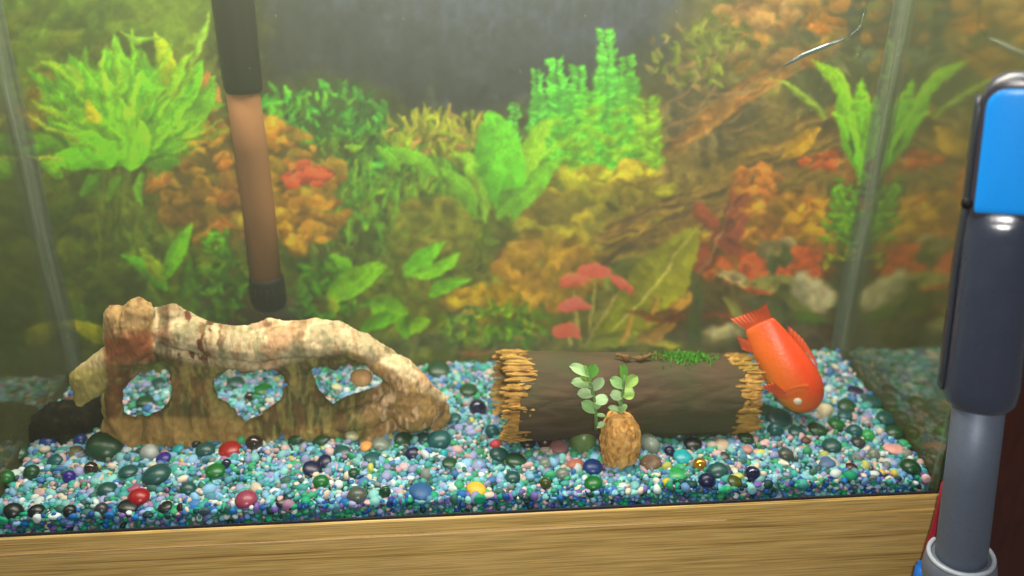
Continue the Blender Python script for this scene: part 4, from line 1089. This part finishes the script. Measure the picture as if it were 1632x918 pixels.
def piece(name, label, cat, px, py, w, h, mat, shape, group):
    P = at_gravel(px, py, .0015); m_ = mpp(P)
    w *= .94; h *= .94
    rx = w*.5*m_; ry = rx*(1.0 if shape != 'marble' else 1.0); hz = h*.5*m_
    rz = math.sqrt(max(hz*hz-(ry*.40)**2, (.34*ry)**2))/.9
    if shape == 'marble': rx = ry = rz = .5*(w+h)*.5*m_
    if shape == 'tall': ry = rx; rz = hz
    y = max(P.y, .0066+ry)
    y = min(y, TD-.004-ry)
    r_ = random.Random(int(px*7+py))
    sV, sF = (V4, F4)
    dirs_ = np.array([[r_.gauss(0, 1) for _ in range(3)] for _ in range(7)]); dirs_ /= np.linalg.norm(dirs_, axis=1, keepdims=True)
    if shape in ('stone', 'tall', 'flat', 'heart'): amps = [r_.uniform(-.34, .16) for _ in range(7)]
    elif shape == 'gem': amps = [r_.uniform(-.08, .06) for _ in range(7)]
    else: amps = [0]*7
    k_ = 1+sum(a_*np.clip(sV@d_, 0, 1)**2 for a_, d_ in zip(amps, dirs_))
    V = sV*k_[:, None]
    if shape == 'gem':                                  # flattened bead: flat underside, domed top
        V[:, 2] = np.where(V[:, 2] < 0, V[:, 2]*.55, V[:, 2])
    if shape == 'heart':
        V[:, 2] += .55*np.abs(V[:, 0])*np.where(V[:, 2] > 0, 1, .9)-.2; V[:, 1] *= .6
    V = V*np.array([rx, ry, rz])
    o = link(name, np_mesh(name, V, sF), mat)
    o.location = (P.x+(0), y, ground(y)+.0012+rz*(.16 if shape != 'gem' else .14))
    o.rotation_euler = (r_.uniform(.05, .35) if shape == 'gem' else r_.uniform(-.1, .2), r_.uniform(-.25, .25) if shape != 'heart' else 0, 0)
    tag(o, label, cat, group)
    return o
def gem(label, px, py, w, h, c, shape='gem', **k):
    return piece('glass_gem', label, 'glass gem', px, py, w, h, glass_mat(c, GC[c], **k), shape, 'flat glass gems scattered on the gravel')
def stone(label, px, py, w, h, col, shape='stone'):
    return piece('pebble', label, 'pebble', px, py, w, h, stone_mat(col), shape, 'loose pebbles scattered on the gravel')
def marble(label, px, py, w, h, mat):
    return piece('marble', label, 'marble', px, py, w, h, mat, 'marble', 'marbles lying on the gravel')
# left third
gem('big very dark green gem just below the left foot of the rock ornament', 168, 712, 66, 46, 'dgreen')
gem('teal-blue gem between the dark lump and the big dark green gem', 128, 703, 25, 22, 'blue')
gem('blue gem in front of the dark lump, left of the teal-blue one', 76, 704, 28, 20, 'blue')
stone('pale grey-white stone touching the rock ornament\'s left foot', 240, 721, 36, 28, (168, 176, 172))
gem('indigo gem right below the pale grey-white stone', 260, 731, 27, 17, 'indigo')
gem('small bright turquoise gem below the rock ornament', 284, 715, 21, 14, 'cyan')
gem('dark slate gem tucked under the rock ornament above the turquoise one', 279, 698, 30, 20, 'slate')
gem('black gem under the rock ornament right of the slate one', 312, 703, 28, 20, 'black')
gem('dark grey-green gem left of the upper red gem', 328, 718, 34, 24, 'dteal')
gem('bright red gem close under the rock ornament', 365, 718, 40, 23, 'red')
marble('dark brown shiny marble right of the upper red gem', 405, 709, 34, 28, m_darkm)
stone('orange heart-shaped stone leaning on the rock ornament', 430, 691, 38, 24, (206, 138, 48), 'heart')
gem('dark green gem right of the orange heart-shaped stone', 473, 699, 34, 19, 'dgreen')
gem('dark green gem below the third leg of the rock ornament', 512, 701, 32, 18, 'dgreen')
stone('olive brown stone left of the big dark green gem, half sunk', 116, 720, 32, 18, (92, 88, 52))
gem('dark green gem in the left corner below the blue gem', 51, 754, 28, 24, 'dgreen')
gem('mid green gem at the left edge of the picture', 10, 763, 28, 24, 'green')
gem('indigo gem standing at the left beside the dark marble', 111, 762, 22, 24, 'indigo')
marble('small dark marble with white glint at the left', 145, 748, 25, 22, m_darkm)
gem('dark teal gem left of the lower red gem', 172, 782, 34, 24, 'dteal')
gem('deep red gem near the front pane at the left', 221, 794, 38, 27, 'red')
stone('mauve pebble resting behind the deep red gem', 213, 777, 24, 12, (150, 84, 110))
gem('large dark grey-green gem above the deep red gem', 250, 760, 50, 38, 'dteal')
gem('mid green gem below the upper red gem', 344, 751, 35, 21, 'green')
marble('small navy marble with glint between the red and green gems', 361, 740, 20, 16, m_navym)
gem('dark green gem half buried right of the large grey-green gem', 300, 780, 28, 20, 'dteal')
gem('pinkish maroon gem near the front pane', 392, 797, 39, 28, 'pinkm', trans=.15)
gem('dark green gem at the lower left near the pane', 111, 817, 24, 22, 'black')
gem('black gem in the bottom left corner', 17, 826, 32, 26, 'black')
gem('black gem second from the bottom left corner', 50, 830, 30, 24, 'black')
gem('clear dark gem against the front pane below the teal one', 155, 827, 26, 22, 'slate')
gem('flat black gem against the pane below the deep red gem', 192, 836, 36, 15, 'black')
gem('small black gem against the pane left of the maroon pebble', 252, 836, 26, 13, 'black')
stone('small dark maroon pebble standing at the front pane', 287, 814, 15, 26, (52, 16, 20), 'tall')
gem('thin black gem at the pane right of the pinkish maroon gem', 447, 819, 28, 13, 'black')
# middle
gem('dark blue gem at centre left, lower of the navy pair', 498, 748, 35, 19, 'navy')
gem('navy gem at centre left, upper of the navy pair', 517, 735, 28, 15, 'navy')
gem('green gem below the navy pair', 511, 769, 28, 24, 'green')
gem('dark green gem right of the navy pair', 564, 755, 22, 18, 'dgreen')
stone('pale cream chunk at the right foot of the rock ornament', 564, 693, 26, 21, (206, 204, 160))
stone('orange flat pebble below the pale cream chunk', 585, 713, 27, 11, (206, 144, 70), 'flat')
gem('clear gem with white glint right of the orange flat pebble', 607, 709, 32, 20, 'clear', trans=.5)
gem('dark green gem below the right end of the rock ornament', 643, 701, 33, 19, 'dgreen')
gem('bright green gem at the right tip of the rock ornament', 687, 679, 28, 14, 'green')
gem('navy gem below the right end of the rock ornament', 658, 724, 28, 20, 'navy')
gem('large deep teal gem midway between rock ornament and log', 700, 704, 44, 34, 'teal')
gem('small cyan gem below the large deep teal gem', 707, 724, 16, 16, 'cyan')
gem('thin dark green gem below the small cyan gem', 717, 738, 28, 12, 'dgreen')
marble('dark blue marble left of the log\'s left rim', 761, 652, 30, 32, m_navym)
gem('teal gem beside the foot of the log\'s left rim', 784, 690, 26, 26, 'teal')
stone('small red pebble below the log\'s left rim', 790, 707, 20, 14, (186, 44, 60))
gem('dark teal gem below the log\'s left rim', 795, 725, 35, 24, 'dteal')
gem('very dark green gem left of the pink-brown stone', 822, 735, 38, 22, 'dgreen')
gem('almost black gem against the log beside the dark red one', 842, 706, 30, 22, 'black')
gem('dark red gem against the log', 868, 705, 27, 25, 'maroon')
stone('dusty rose stone against the log right of the dark red gem', 891, 714, 33, 21, (150, 104, 104))
gem('large pale green gem standing left of the plastic plant stump', 930, 707, 48, 56, 'lgreen', 'tall', trans=.2)
stone('pink-brown stone left of the plastic plant stump', 917, 741, 31, 19, (178, 104, 84))
gem('clear gem right of the very dark green gem', 869, 741, 26, 22, 'clear', trans=.5)
gem('clear gem below the pink-brown stone', 897, 756, 24, 20, 'clear', trans=.5)
gem('dark grey-green gem below the very dark green gem', 817, 762, 27, 19, 'dteal')
gem('olive gem between the grey-green and the front green gem', 869, 772, 20, 22, 'olive')
gem('tall dark green gem near the pane left of the yellow stone', 613, 789, 22, 32, 'dgreen', 'tall')
stone('blue stone near the pane left of the yellow stone', 670, 789, 44, 20, (32, 84, 136))
stone('yellow stone near the front pane', 758, 787, 37, 21, (206, 172, 42))
gem('grey translucent gem left of the tall dark green gem', 569, 790, 34, 26, 'clear', trans=.8)
gem('blue-teal gem at the foot of the plastic plant stump', 945, 745, 34, 22, 'blue')
gem('green gem near the pane below the plastic plant', 945, 771, 33, 22, 'green')
# right third
gem('large clear grey gem standing right of the plastic plant stump', 1035, 710, 46, 44, 'clear', 'tall', trans=.25)
stone('brown stone at the foot of the plastic plant stump', 1037, 738, 38, 26, (112, 86, 66))
gem('small navy gem right of the large clear grey gem', 1067, 720, 19, 18, 'navy')
gem('dark teal gem against the log right of the clear grey gem', 1082, 692, 32, 24, 'dteal')
gem('clear dark gem below the right half of the log', 1104, 709, 32, 20, 'slate', trans=.8)
stone('tan flat stone below the right half of the log', 1146, 709, 36, 15, (176, 158, 136), 'flat')
gem('turquoise gem left of the gold marble', 1088, 728, 32, 18, 'cyan')
gem('light green gem behind the yellow round pebble', 1079, 756, 35, 17, 'grn2')
stone('yellow round pebble near the pane', 1062, 768, 18, 17, (196, 176, 30))
stone('white pebble left of the yellow round pebble', 1045, 768, 14, 14, (220, 214, 204))
marble('gold shiny marble near the pane', 1115, 742, 25, 25, m_gold)
gem('dark teal gem right of the gold marble', 1145, 752, 37, 25, 'dteal')
gem('round navy gem below the gold marble', 1128, 771, 30, 27, 'navy')
gem('small olive gem right of the round navy gem', 1172, 769, 26, 11, 'olive')
marble('navy iridescent marble near the pane', 1199, 757, 29, 27, m_navym)
stone('pink stone below the log\'s right rim', 1190, 716, 21, 13, (178, 124, 120))
gem('dark green gem at the foot of the log\'s right rim', 1189, 698, 31, 18, 'dgreen')
gem('tall teal gem below the goldfish', 1236, 690, 28, 30, 'teal', 'tall')
gem('amber clear gem below the tall teal gem', 1253, 725, 28, 20, 'clear', trans=.85)
gem('dark teal gem under the goldfish\'s belly', 1240, 668, 46, 24, 'dteal')
gem('dark green gem below the pale chunk at the goldfish\'s mouth', 1303, 685, 34, 19, 'dgreen')
gem('bright green gem right of the pale chunk', 1333, 677, 31, 20, 'green')
gem('teal gem right of the bright green gem', 1362, 689, 28, 24, 'teal')
gem('light green gem at the right beside the teal one', 1383, 695, 24, 20, 'grn2')
stone('pink flat stone near the right pane', 1424, 714, 44, 22, (222, 160, 154), 'flat')
gem('clear gem left of the pink flat stone', 1392, 725, 22, 20, 'clear', trans=.5)
gem('maroon gem near the pane at the right', 1356, 748, 25, 19, 'maroon')
gem('dark green gem in the right front corner', 1451, 746, 35, 26, 'dgreen')
gem('dark blue gem at the back right', 1363, 625, 30, 11, 'navy')
gem('grey-green gem right of the amber clear gem', 1326, 711, 34, 21, 'dteal')
stone('grey-blue stone below the grey-green gem', 1317, 737, 31, 13, (72, 100, 140))
stone('small brown pebble below the dark green gem by the goldfish', 1284, 702, 18, 12, (84, 48, 48))
gem('slate gem left of the pink flat stone, above the clear one', 1368, 706, 26, 18, 'slate')
stone('small yellow pebble near the right corner, left of a pair', 1405, 754, 14, 12, (206, 176, 70))
stone('small yellow pebble near the right corner, right of a pair', 1425, 754, 13, 12, (206, 176, 70))
gem('dark green gem against the log\'s right rim, under the goldfish', 1222, 655, 34, 18, 'dgreen')
gem('dark teal gem at the back right, below the dark blue gem', 1390, 640, 36, 18, 'dteal')
gem('dark green gem at the back right beside the right seam', 1350, 648, 36, 20, 'dgreen')
gem('dull teal gem at the right, above the light green one', 1412, 668, 36, 22, 'dteal')
gem('dark green gem right of the light green one, near the right pane', 1425, 690, 32, 20, 'dgreen')
gem('teal gem right of the pale chunk, above the bright green gem', 1346, 662, 28, 16, 'teal')
gem('dark green gem below the middle of the log', 1118, 690, 34, 18, 'dgreen')
gem('dark teal gem just right of the tall teal gem', 1270, 690, 30, 18, 'dteal')
gem('slate blue gem below the tan flat stone', 1152, 730, 26, 14, 'slate')
gem('dark teal gem left of the large deep teal gem', 672, 700, 30, 18, 'dteal')
gem('blue-green gem below the orange flat pebble', 596, 732, 34, 16, 'teal')
gem('dark green gem between the navy pair and the orange flat pebble', 545, 722, 32, 16, 'dteal')
gem('teal gem left of the dark blue marble beside the log', 722, 668, 28, 16, 'teal')
gem('dark green gem at the back left of the log', 748, 622, 34, 14, 'dgreen')
gem('dark green gem at the back beside the rock ornament\'s right slope', 700, 588, 40, 14, 'dgreen')
gem('dull green gem behind the left arch of the rock ornament', 232, 640, 30, 16, 'dgreen')
gem('teal gem behind the left arch of the rock ornament', 250, 612, 28, 14, 'dteal')
gem('dark teal gem behind the middle arch of the rock ornament', 375, 610, 30, 16, 'dteal')
gem('dark green gem low left below the dark lump', 30, 722, 36, 22, 'dgreen')
gem('teal gem low left between blue and indigo gems', 88, 735, 30, 20, 'teal')
gem('grey-green gem left of the large dark grey-green gem', 205, 752, 34, 20, 'dteal')
# behind and inside the rock ornament
_pe = stone('peach-coloured round stone inside the right arch of the rock ornament', 578, 604, 40, 30, (232, 178, 118), 'tall')
_pe.location = at(578, 603, YO+.001)
stone('pale green-white pebble seen through the rock ornament beside the peach stone', 536, 618, 20, 12, (196, 200, 150))
gem('dark green gem seen through the middle arch of the rock ornament', 420, 622, 34, 16, 'green')
marble('dark marble seen through the middle arch of the rock ornament', 398, 634, 20, 18, m_darkm)
stone('brown pebble between the dark lump and the pale wing of the rock ornament', 113, 637, 24, 14, (110, 76, 56))
pc_ = piece('pale_chunk', 'pale cream chunk right at the goldfish\'s mouth', 'stone', 1318, 659, 40, 48, stone_mat((236, 218, 180)), 'tall', None)

# ------------------------------------------------------------------ the pole with the black handle, outside the tank
YH = -0.052
pole = empty('handle_pole', at(1535, 940, YH))
tag(pole, 'silver tube pole with a black and blue handle standing in front of the tank', 'pole')
PO = Vector(pole.location)
def ax_at(py): return at(1532+(880-py)*.121, py, YH)
ua = (ax_at(200)-ax_at(800)).normalized()
_tc = Vector(CAM)-ax_at(400)
us = ua.cross(-_tc).normalized()
if us.x < 0: us = -us
uf = us.cross(ua).normalized()
if uf.dot(_tc) < 0: uf = -uf                # towards the camera
m_alu = plain('brushed_metal', (94, 104, 122), rough=.5, metal=.25, var=.12, scale=400)
V, Fc = tube_pts([ax_at(y)-PO for y in (960, 880, 760, 630)], [37.5*mpp(ax_at(y)) for y in (960, 880, 760, 630)], 40)
link('tube', py_mesh('tube', V, Fc), m_alu, pole)
V, Fc = tube_pts([ax_at(y)-PO for y in (1010, 960, 905, 890, 885)], [k*mpp(ax_at(890)) for k in (56, 56, 54, 51, 46)], 40)
co_ = link('collar', py_mesh('collar', V, Fc), plain('grey_plastic', (96, 104, 118), rough=.4, var=.1), pole)
cc = ax_at(884)-PO; V = []; Fc = []; R1, r1 = 46*mpp(ax_at(884)), 3.8*mpp(ax_at(884))
for i in range(48):
    a_ = 2*math.pi*i/48; d_ = us*math.cos(a_)+uf*math.sin(a_)
    for j in range(10):
        b_ = 2*math.pi*j/10; V.append(cc+d_*(R1+r1*math.cos(b_))+ua*r1*math.sin(b_))
for i in range(48):
    for j in range(10): Fc.append((i*10+j, ((i+1) % 48)*10+j, ((i+1) % 48)*10+(j+1) % 10, i*10+(j+1) % 10))
link('rim', py_mesh('rim', V, Fc), plain('pale_rim', (166, 176, 190), rough=.3, var=.05), co_)
def sec(py, wpx, dpx, pw_=3.2, n=48, shiftx=0.0, shiftf=0.0):
    c0 = ax_at(py); m_ = mpp(c0); out = []
    for j in range(n):
        a_ = 2*math.pi*j/n; c_, s_ = math.cos(a_), math.sin(a_)
        x = math.copysign(abs(c_)**(2/pw_), c_)*wpx; y = math.copysign(abs(s_)**(2/pw_), s_)*dpx
        out.append(c0-PO+us*(x+shiftx)*m_+uf*(y+shiftf)*m_)
    return out
m_hand = plain('black_gloss_plastic', (50, 57, 74), rough=.26, var=.15, scale=500, coat=.4, coat_rough=.2)
rows = [(640, 43, 40, 2.2), (637, 48, 44, 2.3), (627, 53, 48, 2.5), (604, 55, 50, 2.6), (560, 54, 50, 2.6), (480, 54, 52, 2.5), (400, 54, 52, 2.5), (365, 54, 50.5, 2.5), (350, 53, 48, 2.6), (341, 53, 44, 2.8), (335, 52, 40, 3.0), (322, 52, 38, 3.2), (240, 51, 36, 3.4), (170, 49, 34, 3.4), (140, 45, 30, 3.2), (124, 36, 24, 3.0), (116, 22, 15, 2.6), (114, 8, 6, 2.2)]
V, Fc = loft([sec(*q) for q in rows])
_n = m_hand.node_tree.nodes; _l = m_hand.node_tree.links
_tc = _n.new('ShaderNodeTexCoord'); _nz = _n.new('ShaderNodeTexNoise'); _nz.inputs['Scale'].default_value = 45; _nz.inputs['Detail'].default_value = 8
_mr = _n.new('ShaderNodeMapRange'); _mr.inputs['From Min'].default_value = .35; _mr.inputs['From Max'].default_value = .7; _mr.inputs['To Min'].default_value = .2; _mr.inputs['To Max'].default_value = .42
_l.new(_tc.outputs['Object'], _nz.inputs['Vector']); _l.new(_nz.outputs['Fac'], _mr.inputs['Value']); _l.new(_mr.outputs['Result'], _n['Principled BSDF'].inputs['Roughness'])
hd = link('handle', py_mesh('handle', V, Fc), m_hand, pole)
# blue inset with a raised bezel
def panel(name, y0, y1, hw, front, mat, thick, parent, rtop=22, rbot=6):
    pts_ = []
    for (cx, cy, r, a0, a1) in ((hw-rbot, y1-rbot, rbot, 0, 90), (-hw+rbot, y1-rbot, rbot, 90, 180), (-hw+rtop, y0+rtop, rtop, 180, 270), (hw-rtop, y0+rtop, rtop, 270, 360)):
        for k in range(7):
            a_ = math.radians(a0+(a1-a0)*k/6); pts_.append((cx+r*math.cos(a_), cy+r*math.sin(a_)))
    def ring(sc, fr):
        out = []
        for x, y in pts_:
            yy = (y-(y0+y1)/2)*sc+(y0+y1)/2; c0 = ax_at(yy); m_ = mpp(c0)
            fr2 = fr-3.5*(abs(x*sc)/hw)**2
            out.append(c0-PO+us*x*sc*m_+uf*fr2*m_)
        return out
    V, Fc = loft([ring(1, front-thick), ring(1, front-1.2), ring(.985, front-.3), ring(.9, front), ring(.7, front+.05), ring(.45, front+.1), ring(.2, front+.1), ring(.02, front+.1)])
    return link(name, py_mesh(name, V, Fc), mat, parent)
panel('bezel', 120, 338, 46, 41.0, plain('dark_bezel', (58, 56, 66), rough=.28, var=.1), 14, hd, 34, 8)
panel('blue_panel', 133, 327, 39, 45.0, plain('blue_panel', (14, 146, 242), rough=.35, var=.06, scale=300), 8, hd, 28, 5)
# side strip parted from the handle by a groove
V = []; rows2 = []
for py in (150, 165, 240, 330, 420, 500, 570, 606, 620):
    c0 = ax_at(py); m_ = mpp(c0); w_ = 51 if py < 340 else 55
    hgt = 10 if py in (150, 620) else 17
    rows2.append([c0-PO+us*(-w_+x)*m_+uf*y*m_ for x, y in ((3, -hgt), (-5, -hgt+3), (-8, 0), (-6, hgt*.7), (-1, hgt+9), (4, hgt+10))])
V, Fc = loft(rows2)
link('side_strip', py_mesh('side_strip', V, Fc), plain('grey_black_strip', (48, 52, 60), rough=.3, var=.1), hd)
kb = at(1541, 324, YH)-PO; disc_ball('side_button', kb, 10*mpp(at(1541, 324, YH)), Vector((-1, -.2, 0)), m_blk, hd, .8)
# red cord and blue plug beside the pole's foot
cd = [at(x, y, -.028) for x, y in ((1508, 770), (1500, 810), (1492, 840), (1483, 868), (1476, 894), (1470, 930), (1466, 980))]
o = empty('red_cord', cd[-1]); tag(o, 'dark red cord hanging beside the silver pole', 'cord')
V, Fc = tube_pts([p-cd[-1] for p in cd], [.0036]*len(cd), 10)
link('cable', py_mesh('cable', V, Fc), plain('red_vinyl', (140, 24, 44), rough=.4), o)
pb = at(1482, 918, -.04)
o = empty('blue_plug', pb); tag(o, 'bright blue rounded plug at the foot of the silver pole', 'plug')
bm = box_bm(-.011, .010, -.009, .009, -.02, .0125, .004)
link('plug_body', bm_mesh('plug_body', bm), plain('blue_plastic', (24, 104, 200), rough=.35), o)
# ------------------------------------------------------------------ cloudy water filling the tank
m = bpy.data.materials.new('cloudy_water'); m.use_nodes = True
nt = m.node_tree; nt.nodes.clear()
o_ = nt.nodes.new('ShaderNodeOutputMaterial'); pv = nt.nodes.new('ShaderNodeVolumePrincipled')
pv.inputs['Color'].default_value = (0.62, 0.70, 0.48, 1); pv.inputs['Density'].default_value = 0.82; pv.inputs['Anisotropy'].default_value = 0.2
nt.links.new(pv.outputs[0], o_.inputs['Volume'])
bm = box_bm(-TW+0.0003, TW-0.0003, 0.0044, TD-0.0003, -0.06, TH-0.01)
w_ = link('water', bm_mesh('water', bm), m, smooth=False)
tag(w_, None, kind='structure')

# ------------------------------------------------------------------ flecks drifting in the water
V = []; Fc = []; sV, sF = ico(1)
_rf = random.Random(3)
for k in range(34):
    px, py = _rf.uniform(60, 1480), _rf.uniform(0, 560) if k > 12 else _rf.uniform(0, 200)
    P = at(px, py, _rf.uniform(.03, TD-.01)); r = _rf.choice((.0002, .0003, .0003, .0004))
    if abs(P.x) > TW-.01 or P.z < ground(P.y)+.01: continue
    k0 = len(V); e_ = (_rf.uniform(.6, 1.6), 1, _rf.uniform(.6, 2.2))
    V += [Vector(P)+Vector((v_[0]*e_[0]*r, v_[1]*r, v_[2]*e_[2]*r)) for v_ in sV]; Fc += [tuple(int(q)+k0 for q in f) for f in sF]
tag(link('floating_flecks', py_mesh('floating_flecks', V, Fc), plain('fleck', (150, 150, 136), rough=.6)), 'tiny pale flecks drifting in the cloudy tank water', 'flecks', kind='stuff')
